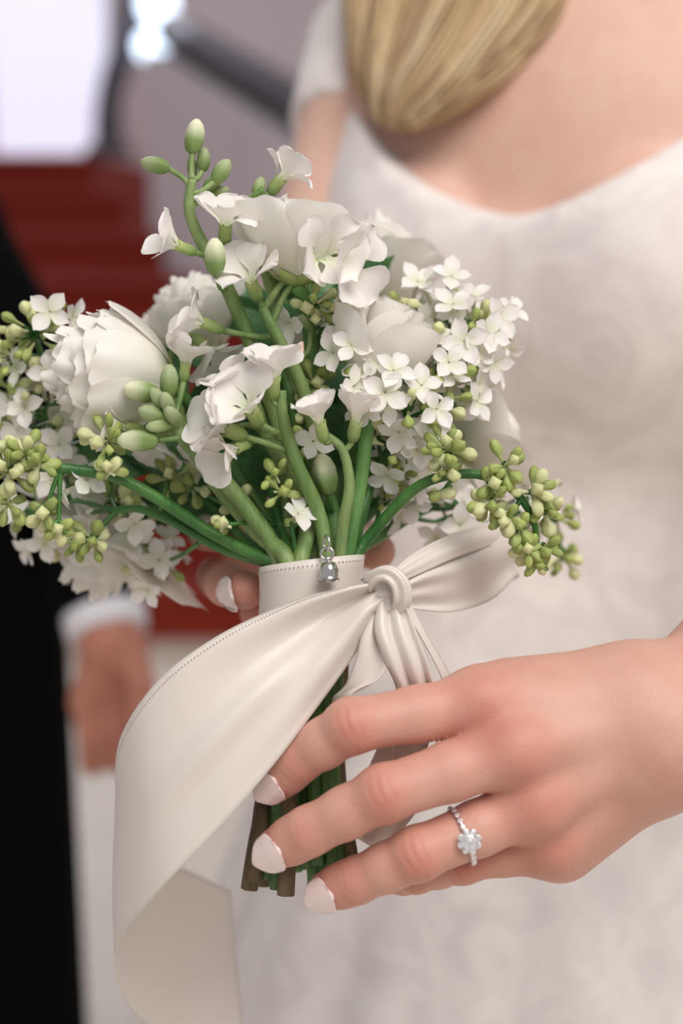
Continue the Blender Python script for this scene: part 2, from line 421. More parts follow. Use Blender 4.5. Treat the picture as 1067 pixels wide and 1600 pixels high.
for px, py, r in ((240, 6, 0.085), (230, 72, 0.07)):
    c = at(px+6, py, 5.75); v, f = sphere(c, r); g = obj('glass_globe', v, f, M['globe'], lp)
    v, f = tube([tuple(c-RT*r*0.9), tuple(at(198, py-5, 5.84))], [0.014, 0.014], 8); obj('arm', v, f, M['bronze'], lp)
wn = bpy.data.objects.new('window_1', None); C.objects.link(wn); wn.location = (-2.6, 8.9, 1.5)
tag(wn, 'tall daylit window on the landing', kind='structure')
wx0, wx1, wz0, wz1 = -4.0, -1.52, 1.52, 4.2
for i in range(3):
    for j in range(2):
        a0 = wx0+(wx1-wx0)*i/3; a1 = wx0+(wx1-wx0)*(i+1)/3; b0 = wz0+(wz1-wz0)*j/2; b1 = wz0+(wz1-wz0)*(j+1)/2
        mb = MB(); box(mb, a0+0.01, a1-0.01, 8.93, 8.95, b0+0.01, b1-0.01); mb.obj('pane', M['daylight'], wn, False)
M['frame'] = plain('white_window_paint', srgb(232, 230, 236), 0.5, 0.02, 10)
for i in range(4):
    x = wx0+(wx1-wx0)*i/3; mb = MB(); box(mb, x-0.02, x+0.02, 8.9, 8.98, wz0-0.03, wz1+0.03); mb.obj('mullion', M['frame'], wn, False)
for j in range(3):
    z = wz0+(wz1-wz0)*j/2; mb = MB(); box(mb, wx0, wx1, 8.9, 8.98, z-0.02, z+0.02); mb.obj('transom', M['frame'], wn, False)

# ------------------------------------------------------------------ the bride
def V3(p): return np.array(p, dtype=float)
def ap(*a): return np.array(at(*a))
BROT = math.radians(24)
bf = np.array([-math.sin(BROT), -math.cos(BROT), 0]); bl = np.array([math.cos(BROT), -math.sin(BROT), 0]); bu = np.array([0, 0, 1.0])
stern = ap(812, 318, 0.80)
BC = np.array([stern[0], stern[1], 0])-0.098*bf
def to_local(p): q = np.asarray(p)-BC; return np.stack([q@bl, q@bf, q@bu], -1)
def to_world(q): q = np.asarray(q); return BC+q[..., 0:1]*bl+q[..., 1:2]*bf+q[..., 2:3]*bu
bride = empty('person', tuple(BC), 'person in an ivory cap-sleeve dress holding the bouquet with both hands', 'person')

# hand in front (her left): joints
FK = dict(
 index=([(752, 1098, .480), (549, 1134, .469), (464, 1188, .479), (432, 1222, .4855)], [.0115, .0097, .0087, .0076]),
 middle=([(806, 1172, .472), (600, 1240, .463), (482, 1299, .471), (432, 1326, .4780)], [.0118, .0100, .0090, .0078]),
 ring=([(838, 1256, .476), (652, 1334, .468), (556, 1376, .476), (512, 1391, .4825)], [.0112, .0094, .0084, .0074]),
 little=([(858, 1318, .487), (722, 1346, .489), (650, 1366, .503), (612, 1372, .520)], [.0098, .0079, .0072, .0064]))
wrist = ap(1035, 1142, .490); elbow_l = ap(1450, 760, .625)
carp = [ap(1000, 1088, .487), ap(1003, 1122, .484), ap(1005, 1160, .486), ap(1005, 1190, .492)]
allp = np.array([ap(*p) for k in FK for p in FK[k][0]]+[wrist*.42+elbow_l*.58, ap(1000, 1000, .56), ap(1000, 1300, .56)])
F1 = Field(allp.min(0)-0.028, allp.max(0)+0.030, 0.00095)
hand = F1.group()
fing = F1.group()
for name, (jp, jr) in FK.items():
    g = F1.group(); P = [ap(*p) for p in jp]
    for i in range(3):
        a, b = P[i], P[i+1]; ra, rb = jr[i], jr[i+1]; m = a*.5+b*.5
        rm = (ra+rb)/2*(0.975 if i == 0 else 0.99 if i == 1 else 1.02)
        g.cap(a, m, ra, rm, .003); g.cap(m, b, rm, rb, .003)
    # knuckle pads on the back of the joints
    g.ell(P[1]+np.array(cdir(0, -0.35, -1))*0.0004, (jr[1]*.93,)*3, .004)
    fing.join(g, 0.0008)
for (name, (jp, jr)), cp in zip(FK.items(), carp):
    P0 = ap(*jp[0]); hand.cap(P0, cp, jr[0]*1.02, .0125, .012)
    hand.cap(P0+np.array(FW)*.010, cp+np.array(FW)*.006, .010, .012, .012)       # palm side
    hand.ell(P0+np.array(cdir(0, -.25, -1))*.0036, (.0088, .0088, .0088), .010)   # knuckle
    hand.cap(P0+np.array(cdir(0, -.15, -1))*.0068, cp+np.array(cdir(0, 0, -1))*.0062, .0060, .0046, .007)  # tendon
for i in range(3):   # webs and flesh between the metacarpals
    a = ap(*FK[list(FK)[i]][0][0]); b = ap(*FK[list(FK)[i+1]][0][0]); m = (a+b)/2
    hand.cap(m+np.array(FW)*.006, (carp[i]+carp[i+1])/2+np.array(FW)*.001, .0075, .0105, .010)
hand.cap(ap(880, 1320, .50), ap(985, 1215, .50), .013, .0165, .014)       # heel under the little finger
hand.cap(ap(800, 1092, .495), ap(960, 1082, .50), .0125, .016, .014)      # flesh beside the index
hand.cap(carp[0]*.5+carp[1]*.5+np.array(FW)*.004, wrist, .0205, .0225, .014)
hand.cap(carp[2]*.5+carp[3]*.5+np.array(FW)*.004, wrist, .0195, .0225, .014)
fl = wrist*.42+elbow_l*.58
nf = np.cross((elbow_l-wrist)/np.linalg.norm(elbow_l-wrist), np.array(FW)); nf = np.cross(nf, (elbow_l-wrist)/np.linalg.norm(elbow_l-wrist)); nf /= np.linalg.norm(nf)
hand.cap(wrist, fl, .0232, .0335, .016, (nf, 1.06))
hand.join(fing, .0065)
# thumb, behind the stems
th = F1.group(); tp = [ap(985, 1085, .505), ap(860, 1098, .530), ap(735, 1118, .548), ap(650, 1130, .552)]
for i in range(3): th.cap(tp[i], tp[i+1], [.016, .012, .0095][i], [.012, .0095, .008][i], .006)
hand.join(th, .010)
Vh, Fh = hand.net(); Vh = relax(Vh, Fh, 2, .4)

# right hand, behind the bouquet
RK = dict(
 index=([(405, 818, .620), (338, 822, .598), (322, 830, .574), (334, 838, .556)], [.0105, .0092, .0082, .0072]),
 middle=([(412, 885, .622), (342, 902, .578), (354, 914, .546), (383, 922, .5255)], [.0110, .0095, .0088, .0080]),
 ring=([(420, 940, .618), (408, 955, .580), (425, 965, .556), (440, 970, .545)], [.0105, .0090, .0082, .0074]),
 little=([(430, 990, .612), (425, 1000, .585), (440, 1008, .565), (455, 1010, .553)], [.0095, .0080, .0072, .0065]))
wr2 = ap(440, 800, .668); el2 = ap(452, 640, .83)
allp = np.array([ap(*p) for k in RK for p in RK[k][0]]+[wr2, wr2*.45+el2*.55, ap(600, 860, .565), ap(600, 860, .64)])
F2 = Field(allp.min(0)-0.03, allp.max(0)+0.03, 0.0011)
h2 = F2.group(); fing2 = F2.group()
for name, (jp, jr) in RK.items():
    g = F2.group(); P = [ap(*p) for p in jp]
    for i in range(3): g.cap(P[i], P[i+1], jr[i], jr[i+1], .003)
    fing2.join(g, .0008); h2.cap(P[0], wr2, jr[0], .014, .012); h2.cap(P[0]+np.array(RT)*.01, wr2+np.array(RT)*.008, jr[0], .014, .012)
h2.cap(wr2, wr2*.45+el2*.55, .0245, .0325, .015); h2.join(fing2, .006)
th = F2.group(); tp = [wr2+np.array(RT)*.012, ap(520, 835, .625), ap(572, 850, .592), ap(588, 862, .566)]
for i in range(3): th.cap(tp[i], tp[i+1], [.015, .0125, .0100][i], [.0125, .0100, .0085][i], .006)
h2.join(th, .01)
Vr, Fr = h2.net(); Vr = relax(Vr, Fr, 2, .4)

# torso, neck, head and arms in her own axes
shl, shr = np.array([.155, -.020, 1.375]), np.array([-.155, -.030, 1.375])
ell_, elr_ = to_local(elbow_l), to_local(el2); wrl, wrr = to_local(wrist), to_local(wr2)
def torso(f, off=0.0, kb=.007):
    f.ell((0, 0, 1.20), (.150+off, .092+off, .21+off)); f.cap((-.115, -.012, 1.36), (.115, -.012, 1.36), .050+off, .050+off, .06)
    f.ell((0, .018, 1.285), (.140+off, .080+off, .12+off), .05)
    for s_ in (-1, 1): f.ell((s_*.068, .074, 1.222), (.067+off, .060+off, .086+off), kb)
    f.ell((0, 0, 1.05), (.118+off, .085+off, .15+off), .06); f.ell((0, -.012, .90), (.165+off, .12+off, .16+off), .08)
    return f
def arms(f, off=0.0, upper_only=False):
    for s_, e_, w_ in ((shl, ell_, wrl), (shr, elr_, wrr)):
        f.cap(s_, e_, .043+off, .036+off, .025)
        if not upper_only: f.cap(e_, e_*.78+w_*.22, .036+off, .0358+off, .02); f.cap(e_*.78+w_*.22, e_*.56+w_*.44, .0358+off, .0315+off, .01)
    return f
F3 = Field((-.36, -.30, .70), (.42, .50, 1.78), 0.005)
b = torso(F3.group()); arms(b)
b.cap((0, -.03, 1.39), (0, -.005, 1.50), .054, .049, .035)
b.ell((0, -.005, 1.615), (.074, .092, .098), .02); b.ell((0, .035, 1.565), (.052, .058, .075), .03)     # skull and jaw
b.cap((0, .085, 1.605), (0, .108, 1.575), .007, .010, .010)                                              # nose
b.cap((-.017, .091, 1.545), (.017, .091, 1.545), .006, .006, .006)                                       # mouth
for s_ in (-1, 1): b.ell((s_*.076, .0, 1.595), (.010, .018, .030), .006)
Vb, Fb = b.net(); Vb = relax(Vb, Fb, 2, .5)
Vw, Fw = join_nets([(to_world(Vb), Fb), (Vh, Fh), (Vr, Fr)])
red = np.full(len(Vw), 0.06); nb = len(Vb)
def spot(p, r, amp, sl):
    d = np.linalg.norm(Vw[sl]-p, axis=1); red[sl] += amp*np.exp(-(d/r)**2)
shand = slice(nb, len(Vw))
red[shand] += 0.38
for K in (FK, RK):
    for name, (jp, jr) in K.items():
        P = [ap(*p) for p in jp]
        spot(P[0]+np.array(FW)*-.008, .013, .34, shand); spot(P[1]+np.array(FW)*-.007, .0085, .42, shand)
        spot(P[2]+np.array(FW)*-.006, .006, .28, shand); spot(P[3], .011, .30, shand)
        for i in range(3): spot((P[i]+P[i+1])/2+np.array(FW)*.009+np.array(DN)*.004, .012, .22, shand)
spot(ap(960, 1110, .475), .03, -.16, shand)
# knuckle creases on the front hand: fine wrinkles across the finger at each joint
hs = slice(nb, nb+len(Vh)); X = Vw[hs]
me_n = np.zeros_like(X)
fq = Fh; A = X[fq[:, 2]]-X[fq[:, 0]]; B_ = X[fq[:, 3]]-X[fq[:, 1]]; NN = np.cross(A, B_)
for a in range(4):
    for x in range(3): me_n[:, x] += np.bincount(fq[:, a], NN[:, x], len(X))
me_n /= np.linalg.norm(me_n, axis=1)[:, None]+1e-12
disp = np.zeros(len(X))
for name, (jp, jr) in FK.items():
    P = [ap(*p) for p in jp]
    for j, amp, rr, wl in ((1, .00050, .0062, .0037), (2, .00045, .0044, .0030)):
        d = P[j+1]-P[j-1]; d /= np.linalg.norm(d); q = X-P[j]; s_ = q@d
        dors = np.clip(-(me_n@np.array(FW))*1.3-.1, 0, 1)
        wgt = np.exp(-(np.linalg.norm(q, axis=1)/(rr*1.9))**4)*np.exp(-(s_/rr*1.2)**2)*dors
        disp -= amp*wgt*(np.clip(np.cos(s_/wl*2*math.pi+1.5*np.sin(q@np.cross(d, np.array(FW))*420)), 0, 1))
        red[hs] += .20*wgt*np.clip(np.cos(s_/wl*2*math.pi), 0, 1)
X = X+me_n*disp[:, None]; Vw[hs] = X
body = obj('body', Vw, Fw, M['skin'], bride, True, {'red': np.clip(red, 0, 1)})

# nails
def nail(parent, P2, P3, r2, r3, normal, mat, back=.0080, fwd=.0068, half=.92):
    """polished plate following the round of the finger end"""
    d = P3-P2; LL = np.linalg.norm(d); d = d/LL; n = np.array(normal, dtype=float); n = n-d*(n@d); n /= np.linalg.norm(n); s_ = np.cross(d, n)
    N1, N2 = 16, 15; v = []
    for lay in (0, 1):
        for i in range(N1):
            t = i/(N1-1); x = -back+(back+fwd)*t
            rr = r3+(r2-r3)*max(0.0, -x)/LL+.0019-.0022*max(0, t-.35)**1.4-(.0011 if lay else 0)
            hw = half*max(.10, 1-abs(2*t-1)**2.6)**.5
            for j in range(N2):
                u = -1+2*j/(N2-1); a_ = u*hw
                v.append(P3+d*(x-.0014*u*u*(2*t-1))+(n*math.cos(a_)+s_*math.sin(a_))*rr)
    k = N1*N2; f = grid_faces(N1, N2); f2 = [tuple(k+i for i in q[::-1]) for q in f]
    rim = [j for j in range(N2)]+[i*N2+N2-1 for i in range(1, N1)]+[(N1-1)*N2+j for j in range(N2-2, -1, -1)]+[i*N2 for i in range(N1-2, 0, -1)]
    f3 = [(rim[i], k+rim[i], k+rim[(i+1) % len(rim)], rim[(i+1) % len(rim)]) for i in range(len(rim))]
    return obj('fingernail', v, f+f2+f3, mat, parent)
for name, nx in (('index', (-.35, .0, -1)), ('middle', (-.30, .05, -1)), ('ring', (-.28, .08, -1)), ('little', (-1, .0, .1))):
    P = [ap(*p) for p in FK[name][0]]; r = FK[name][1]; sc = .8 if name == 'little' else 1
    nail(body, P[2], P[3], r[2], r[3], np.array(cdir(*nx)), M['nail'], .0080*sc, .0068*sc)
for name, nx in (('middle', (-1, .30, -.45)), ('index', (-.5, -.5, -.7))):
    P = [ap(*p) for p in RK[name][0]]; r = RK[name][1]; nail(body, P[2], P[3], r[2], r[3], np.array(cdir(*nx)), M['nail'])
for s_ in (-1, 1):
    c = to_world(np.array([[s_*.031, .083, 1.607]]))[0]; v, f = sphere(c, .011); obj('eye', v, f, M['shirt'], body)

# dress: bodice with a scooped neckline, cap sleeves, long skirt
F4 = Field((-.56, -.56, .0), (.60, .56, 1.46), 0.006)
dr = torso(F4.group(), .004, .07)
X_, Y_, Z_ = F4.ax[0][:, None, None], F4.ax[1][None, :, None], F4.ax[2][None, None, :]
zc = 1.266+.040*(np.abs(X_)/.09)**1.6+np.where(Y_ < -.02, .03, 0)
neck = (Z_-zc)*.75+0*Y_
dr.d = np.maximum(dr.d, neck.astype(np.float32))
dr.d = np.maximum(dr.d, (Z_-1.45)+0*dr.d)
sl_ = F4.group()
for s_, e_ in ((shl, ell_), (shr, elr_)):
    d = (e_-s_)/np.linalg.norm(e_-s_); g = F4.group(); g.cap(s_-d*.01, s_+d*.16, .0500, .047, 0)
    tt = (X_-s_[0])*d[0]+(Y_-s_[1])*d[1]+(Z_-s_[2])*d[2]
    g.d = np.maximum(g.d, (tt-.072)); g.d = np.maximum(g.d, .105-np.abs(X_)+0*tt); sl_.join(g, 0)
dr.join(sl_, .008)
# skirt
rr = np.sqrt((X_/1.12)**2+(Y_+.012)**2); ang = np.arctan2(Y_, X_)
prof = np.interp(F4.ax[2], [0, .5, .80, .95, 1.05, 1.10], [.46, .31, .205, .150, .105, .07]).astype(np.float32)[None, None, :]
depthf = np.clip((1.0-Z_)/.7, 0, 1)*.014
folds = depthf*(np.sin(ang*11+Z_*2.0)+.6*np.sin(ang*19-Z_*3+1))
sk = (rr-(prof+folds))*.85; sk = np.where((Z_ > 1.08) | (Z_ < .01), .05, sk).astype(np.float32)
dr.merge((slice(None),)*3, sk, .05)
Vd, Fd = dr.net(); Vd = relax(Vd, Fd, 3, .5)
dress = obj('dress', to_world(Vd), Fd, M['dress'], bride)
# hair falling over her right shoulder
G = [[(585, -170, .90), (560, -50, .875), (564, 60, .855), (572, 130, .845), (592, 190, .838)],
     [(640, -170, .89), (606, -40, .865), (590, 60, .845), (588, 145, .832), (606, 205, .825)],
     [(705, -170, .88), (668, -40, .855), (630, 60, .835), (602, 140, .822), (606, 210, .815)],
     [(775, -170, .845), (742, -30, .815), (694, 76, .798), (642, 158, .792), (606, 208, .795)],
     [(830, -170, .825), (806, -20, .800), (752, 84, .786), (694, 156, .784), (628, 204, .788)],
     [(870, -170, .825), (850, -10, .797), (798, 80, .784), (738, 140, .782), (676, 184, .784)],
     [(900, -170, .825), (880, -30, .797), (832, 50, .784), (784, 100, .782), (735, 146, .784)]]
GW = [cr([ap(*p) for p in g], 16) for g in G]
hm = MB(); rg = np.random.default_rng(5)
for i in range(520):
    u = rg.uniform(0, len(GW)-1.001); k = int(u); t = u-k
    base = GW[k]*(1-t)+GW[k+1]*t
    ph = rg.uniform(0, 6.28); am = rg.uniform(.001, .0035)
    o = rg.normal(0, 1, 3)*np.array([.004, .004, .004]); n = len(base)
    tt = np.linspace(0, 1, n)[:, None]
    wav = am*np.sin(tt*6+ph)*np.array(RT)+am*np.cos(tt*5+ph)*np.array(FW)
    cut = int(n*rg.uniform(.84, 1.0))
    P = (base+o*(1-.55*tt)+wav)[:max(8, cut)]
    v, f = tube(P, [.0016, .0017, .0015, .0004], 4, False)
    gl = np.clip(.5+.32*math.sin(u*5.2)+rg.normal(0, .16), 0, 1)
    hm.add(v, f, [gl]*len(v))
for k in range(len(GW)-1):
    for t in (0, .33, .66):
        P = GW[k]*(1-t)+GW[k+1]*t+np.array(FW)*.006; v, f = tube(P[:15], [.011, .011, .010, .004], 8, True); hm.add(v, f, [.28]*len(v))
# cap of hair on the head
hf = Field((-.14, -.16, 1.38), (.14, .14, 1.78), .005); g = hf.group(); g.ell((0, -.018, 1.625), (.084, .098, .105)); g.ell((-.05, -.05, 1.53), (.055, .06, .14), .03); g.ell((.05, -.06, 1.53), (.045, .05, .12), .03)
g2 = hf.group(); g2.ell((0, .085, 1.585), (.058, .055, .085)); g.d = np.maximum(g.d, -g2.d); Vq, Fq = g.net(); hm_n = len(hm.v)
hm.add(to_world(Vq), Fq.tolist(), [.45]*len(Vq))
hm.obj('hair', M['hair'], bride)

# ------------------------------------------------------------------ the groom
gb = at(-140, 900, 1.50); gb = Vector((gb.x, gb.y, 0))
groom = empty('person', tuple(gb), 'person in a black suit with white shirt cuff standing at the stairs', 'person')
gsh, gel, gwr = ap(-105, 350, 1.44), ap(96, 660, 1.40), ap(168, 985, 1.30)
gd = (gwr-gel)/np.linalg.norm(gwr-gel)
gx, gy = gb.x, gb.y
ux = gx-.12
F5 = Field((gx-.48, gy-.45, .45), (gx+.36, gy+.24, 1.62), .009)
j = F5.group(); j.ell((ux, gy, 1.20), (.19, .13, .30)); j.cap((ux-.12, gy, 1.40), tuple(gsh), .07, .07, .06); j.ell((gx, gy, .90), (.185, .135, .26), .08)
j.cap(gsh, gel, .070, .058, .03); j.cap(gel, gwr-gd*.035, .058, .046, .02); j.cap((ux+.10, gy, 1.42), (ux-.16, gy, 1.42), .06, .06, .05)
Vj, Fj = j.net(); obj('jacket', relax(Vj, Fj, 2), Fj, M['suit'], groom)
F6 = Field((gx-.26, gy-.24, .0), (gx+.26, gy+.24, 1.0), .010)
t_ = F6.group(); 
for s_ in (-1, 1): t_.cap((gx+s_*.085, gy, .86), (gx+s_*.10, gy+.01, .10), .095, .075, .01); t_.cap((gx+s_*.10, gy+.01, .10), (gx+s_*.10, gy+.01, .06), .075, .078, .01)
Vt, Ft = t_.net(); obj('trousers', relax(Vt, Ft, 2), Ft, M['suit'], groom)
for s_ in (-1, 1):
    ff = Field((gx+s_*.10-.07, gy-.24, -.01), (gx+s_*.10+.07, gy+.12, .13), .006); g = ff.group(); g.cap((gx+s_*.10, gy+.04, .045), (gx+s_*.10, gy-.16, .036), .042, .036, 0); g.d = np.maximum(g.d, .003-ff.ax[2][None, None, :]+0*g.d)
    v, f = g.net(); obj('shoe', v, f, M['suit'], groom)
cf = MB()
v, f = tube([tuple(gwr-gd*.055), tuple(gwr-gd*.005), tuple(gwr+gd*.004)], [.043, .042, .041], 20, True); cf.add(v, f); cf.obj('shirt_cuff', M['shirt'], groom)
v, f = tube([(ux, gy-.005, 1.46), (ux, gy-.015, 1.53)], [.075, .066], 20, True); obj('shirt_collar', v, f, M['shirt'], groom)
F7 = Field(gwr-np.array([.12, .09, .30]), gwr+np.array([.12, .10, .05]), .0022)
h = F7.group(); kn = [ap(128+k*25, 1090+abs(k-1)*6, 1.30+.012*k) for k in range(4)]
for k, q in enumerate(kn):
    h.cap(gwr+gd*.01, q, .023, .0135, .014)
    m = q+np.array(DN)*.036+np.array(RT)*(.006)+np.array(FW)*.004; e = m+np.array(DN)*.030+np.array(RT)*-.004+np.array(FW)*.020; t2 = e+np.array(DN)*.012+np.array(FW)*.02
    g = F7.group(); g.cap(q, m, .0125, .0108, .003); g.cap(m, e, .0108, .0095, .003); g.cap(e, t2, .0095, .0085, .003); h.join(g, .003)
h.cap(gwr-gd*.04, gwr+gd*.015, .031, .030, .01)
th = F7.group(); a = gwr+gd*.02+np.array(RT)*.018; bq = ap(222, 1070, 1.27); c_ = ap(218, 1120, 1.26); th.cap(a, bq, .018, .013, .01); th.cap(bq, c_, .013, .010, .004); h.join(th, .012)
Vg, Fg = h.net(); Vg = relax(Vg, Fg, 2)
F8 = Field((ux-.12, gy-.15, 1.42), (ux+.12, gy+.13, 1.86), .006); g = F8.group()
g.cap((ux, gy, 1.44), (ux, gy-.015, 1.58), .062, .058, .0); g.ell((ux, gy-.02, 1.70), (.078, .098, .105), .02); g.ell((ux, gy-.055, 1.645), (.058, .06, .08), .03)
g.cap((ux, gy-.115, 1.69), (ux, gy-.135, 1.66), .008, .011, .01); g.cap((ux-.02, gy-.112, 1.625), (ux+.02, gy-.112, 1.625), .006, .006, .006)
for s_ in (-1, 1): g.ell((ux+s_*.08, gy-.01, 1.68), (.01, .018, .03), .006)
Vn, Fn = g.net(); Vn = relax(Vn, Fn, 1)
F9 = Field((ux-.30, gy-.45, .72), (gx+.36, gy+.24, 1.56), .009); core = F9.group()
core.cap(gwr, gel, .028, .04, 0); core.cap(gel, gsh, .04, .05, .02); core.cap(gsh, (ux, gy, 1.40), .05, .07, .03); core.cap((gx, gy, .95), (ux, gy, 1.42), .09, .08, .03); core.cap((ux, gy, 1.40), (ux, gy-.01, 1.52), .06, .055, .02)
V, F_ = join_nets([(Vg, Fg), (Vn, Fn), core.net()]); gbody = obj('body', V, F_, M['skin_groom'], groom, True, {'red': np.full(len(V), .45)})
for s_ in (-1, 1): v, f = sphere((ux+s_*.032, gy-.108, 1.70), .011); obj('eye', v, f, M['shirt'], gbody)
g = F8.group(); g.ell((ux, gy+.0, 1.725), (.085, .10, .10)); g2 = F8.group(); g2.ell((ux, gy-.10, 1.65), (.075, .075, .10)); g.d = np.maximum(g.d, -g2.d); v, f = g.net(); obj('hair', v, f, M['hair_dark'], groom)
# ------------------------------------------------------------------ bouquet: flower pieces (shared meshes)
def lilac_bud_mesh(seed, fat=1.0):
    r_ = random.Random(seed); mb = MB(); seg = 12
    prof = [(0, .0006), (.002, .0008), (.0042, .0010), (.0054, .0014), (.0066, .0020), (.0082, .0024), (.0100, .0022), (.0113, .0014), (.0119, .0004)]
    v = []; g = []
    for z, r in prof:
        for k in range(seg):
            a = 2*math.pi*k/seg; rr = r*fat*(1+(.20*math.cos(4*a) if z > .005 else 0)); v.append((rr*math.cos(a), rr*math.sin(a), z)); g.append(min(1, z/.0105))
    f = grid_faces(len(prof), seg, True); f.append(tuple((len(prof)-1)*seg+k for k in range(seg)))
    mb.add(v, f, g); return mb.mesh('bud', M['bud' if fat < 1.1 else 'budpale'])
BUDS = [lilac_bud_mesh(1), lilac_bud_mesh(2, .86), lilac_bud_mesh(3, 1.14)]
def leafpatch(L, W, nx, ny, cup, curl, pw=.8, tip=.2, seed=0, wav=0.0, claw=0.0, base=.15):
    """a petal lying along +x from the origin; cup raises the sides, curl bends it (radians over its length)"""
    r_ = np.random.default_rng(seed); v = []; g = []; ph = r_.uniform(0, 6, 4); x = z = 0.0; th = 0.0; ds = L/(nx-1)
    for i in range(nx):
        s = i/(nx-1)
        if claw:
            u = max(0, (s-.25)/.75); e = min(1, u/.5); e = e*e*(3-2*e)
            w = ((1-claw)*.7+(claw+.3-.3*claw)*e)*math.sqrt(max(.03, 1-max(0, (u-.45)/.55)**2.6))
        else:
            w = max(.06, math.sin(math.pi*min(1, base*.5+s*(1-base*.5))**pw))**(.62 if tip < .6 else .9)
        for j in range(ny):
            t = -1+2*j/(ny-1); y = W/2*w*t
            zz = cup*W*(t*t)*w+wav*L*s*s*math.sin(2.6*t+ph[0]+s*2)+wav*.45*L*s*math.sin(6*t+ph[1])
            xx = -.06*L*t*t*s
            v.append((x+xx*math.cos(th)-zz*math.sin(th), y, z+xx*math.sin(th)+zz*math.cos(th))); g.append(min(1, .1+s*1.6))
        th = curl*min(1, s*1.15)**1.4; x += ds*math.cos(th); z += ds*math.sin(th)
    return v, grid_faces(nx, ny), g
def floret_meshes():
    mb = MB(); seg = 10; prof = [(0, .0008), (.003, .0009), (.0075, .0011), (.0088, .0015), (.0092, .0011), (.0085, .0004)]
    v = [(r*math.cos(6.2832*k/seg), r*math.sin(6.2832*k/seg), z) for z, r in prof for k in range(seg)]
    mb.add(v, grid_faces(len(prof), seg, True), [.35]*len(v)); t = mb.mesh('floret', M['floret'])
    P = []
    for s_, cup, curl in ((1, .16, .10), (2, .22, -.12), (3, .12, .25), (4, .28, .02)):
        mb = MB(); mb.add(*leafpatch(.0088, .0064, 10, 7, cup*.8, curl, 1.30, .5, s_, .015, 0, .10)); P.append(mb.mesh('petal', M['floret']))
    return t, P
FT, FP = floret_meshes()
def add_floret(parent, pos, d, roll, s=1.0, tilt=0.12):
    pos = Vector(pos)-Vector(d).normalized()*.0092*s
    o = place('floret', FT, parent, pos, d, roll, s)
    for k in range(4):
        p = bpy.data.objects.new('petal', rnd.choice(FP)); C.objects.link(p); p.parent = o
        p.matrix_basis = Matrix.Rotation(k*math.pi/2+rnd.uniform(-.12, .12), 4, 'Z') @ Matrix.Translation((.0004, 0, .0090)) @ Matrix.Rotation(-rnd.uniform(-.05, .25)-tilt, 4, 'Y') @ Matrix.Scale(rnd.uniform(.92, 1.08), 4)
    return o
def stock_meshes():
    mb = MB(); seg = 12; prof = [(0, .0011), (.001, .0022), (.004, .0030), (.0075, .0027), (.0095, .0030), (.0100, .0022), (.006, .001)]
    v = []; g = []
    for z, r in prof:
        for k in range(seg):
            a = 6.2832*k/seg; rr = r*(1+.10*math.cos(4*a)); zz = z+(.0012*math.cos(4*a) if z > .007 else 0); v.append((rr*math.cos(a), rr*math.sin(a), zz)); g.append(min(1, z/.011))
    mb.add(v, grid_faces(len(prof), seg, True), g); c = mb.mesh('floret', M['calyx'])
    P = []
    for s_ in range(6):
        cup = (.10, .18, .04, .12, .14, .20)[s_]; curl = (-1.0, -.5, -.8, -1.4, -.3, -.9)[s_]
        mb = MB(); mb.add(*leafpatch(.0182, .0188, 14, 11, cup, curl, .95, .15, s_+20, .04, .70)); P.append(mb.mesh('petal', M['stock']))
    mb = MB(); seg = 14; prof = [(0, .0012), (.0012, .0026), (.0045, .0036), (.0085, .0036), (.0115, .0026), (.0133, .0010)]
    v = []; g = []
    for z, r in prof:
        for k in range(seg):
            a = 6.2832*k/seg; rr = r*(1+.12*math.cos(4*a)*(1-.5*z/.0133)); v.append((rr*math.cos(a), rr*math.sin(a), z)); g.append(min(1, max(0, (z-.0045)/.006)))
    f = grid_faces(len(prof), seg, True); f.append(tuple((len(prof)-1)*seg+k for k in range(seg))); mb.add(v, f, g); b = mb.mesh('bud', M['stockbud'])
    mb = MB(); mb.add(v, f, [x*.35 for x in g]); b2 = mb.mesh('bud', M['stockbud'])
    return c, P, b, b2
SC, SP, SB, SBG = stock_meshes()
def add_stock_floret(parent, pos, d, roll, s=1.0, opening=.75, n=4):
    """pos = throat of the flower"""
    pos = Vector(pos)-Vector(d).normalized()*.0095*s
    o = place('floret', SC, parent, pos, d, roll, s)
    for k in range(n):
        p = bpy.data.objects.new('petal', rnd.choice(SP)); C.objects.link(p); p.parent = o
        p.matrix_basis = Matrix.Rotation(k*2*math.pi/n+rnd.uniform(-.2, .2), 4, 'Z') @ Matrix.Translation((.0012, 0, .0085)) @ Matrix.Rotation(-(math.pi/2-opening*.62)+rnd.uniform(-.15, .15), 4, 'Y') @ Matrix.Rotation(rnd.uniform(-.25, .25), 4, 'X') @ Matrix.Scale(rnd.uniform(.9, 1.1), 4)
    return o

# ---- the stems run through the band
def bundle(px, d, by=None, wood=False):
    ox, oz = (px-487)/3900, d-.510; rr = math.hypot(ox, oz); k = min(1, .0160/max(rr, 1e-6)); px = 487+ox*k*3900; d = .510+oz*k
    bx = 472+(px-487)*1.08; by = by or rnd.uniform(1350, 1392)
    bd = .515+(d-.510)*1.0
    return [(bx, by, bd), (472+(px-487)*.9, 1200, .514+(d-.510)*.8), (480+(px-487)*.92, 1000, .512+(d-.510)*.9), (px, 880, d)]
def stem(parent, pts, rad, mat, name='stem', n=None, seg=10):
    P = cr([ap(*p) for p in pts], n or max(8, len(pts)*6)); v, f = tube(P, rad, seg, True, 1.0, min(rad)*.035, len(pts)); return obj(name, v, f, mat, parent), P
def nearest(P, q): return int(np.argmin(np.linalg.norm(P-np.array(q), axis=1)))

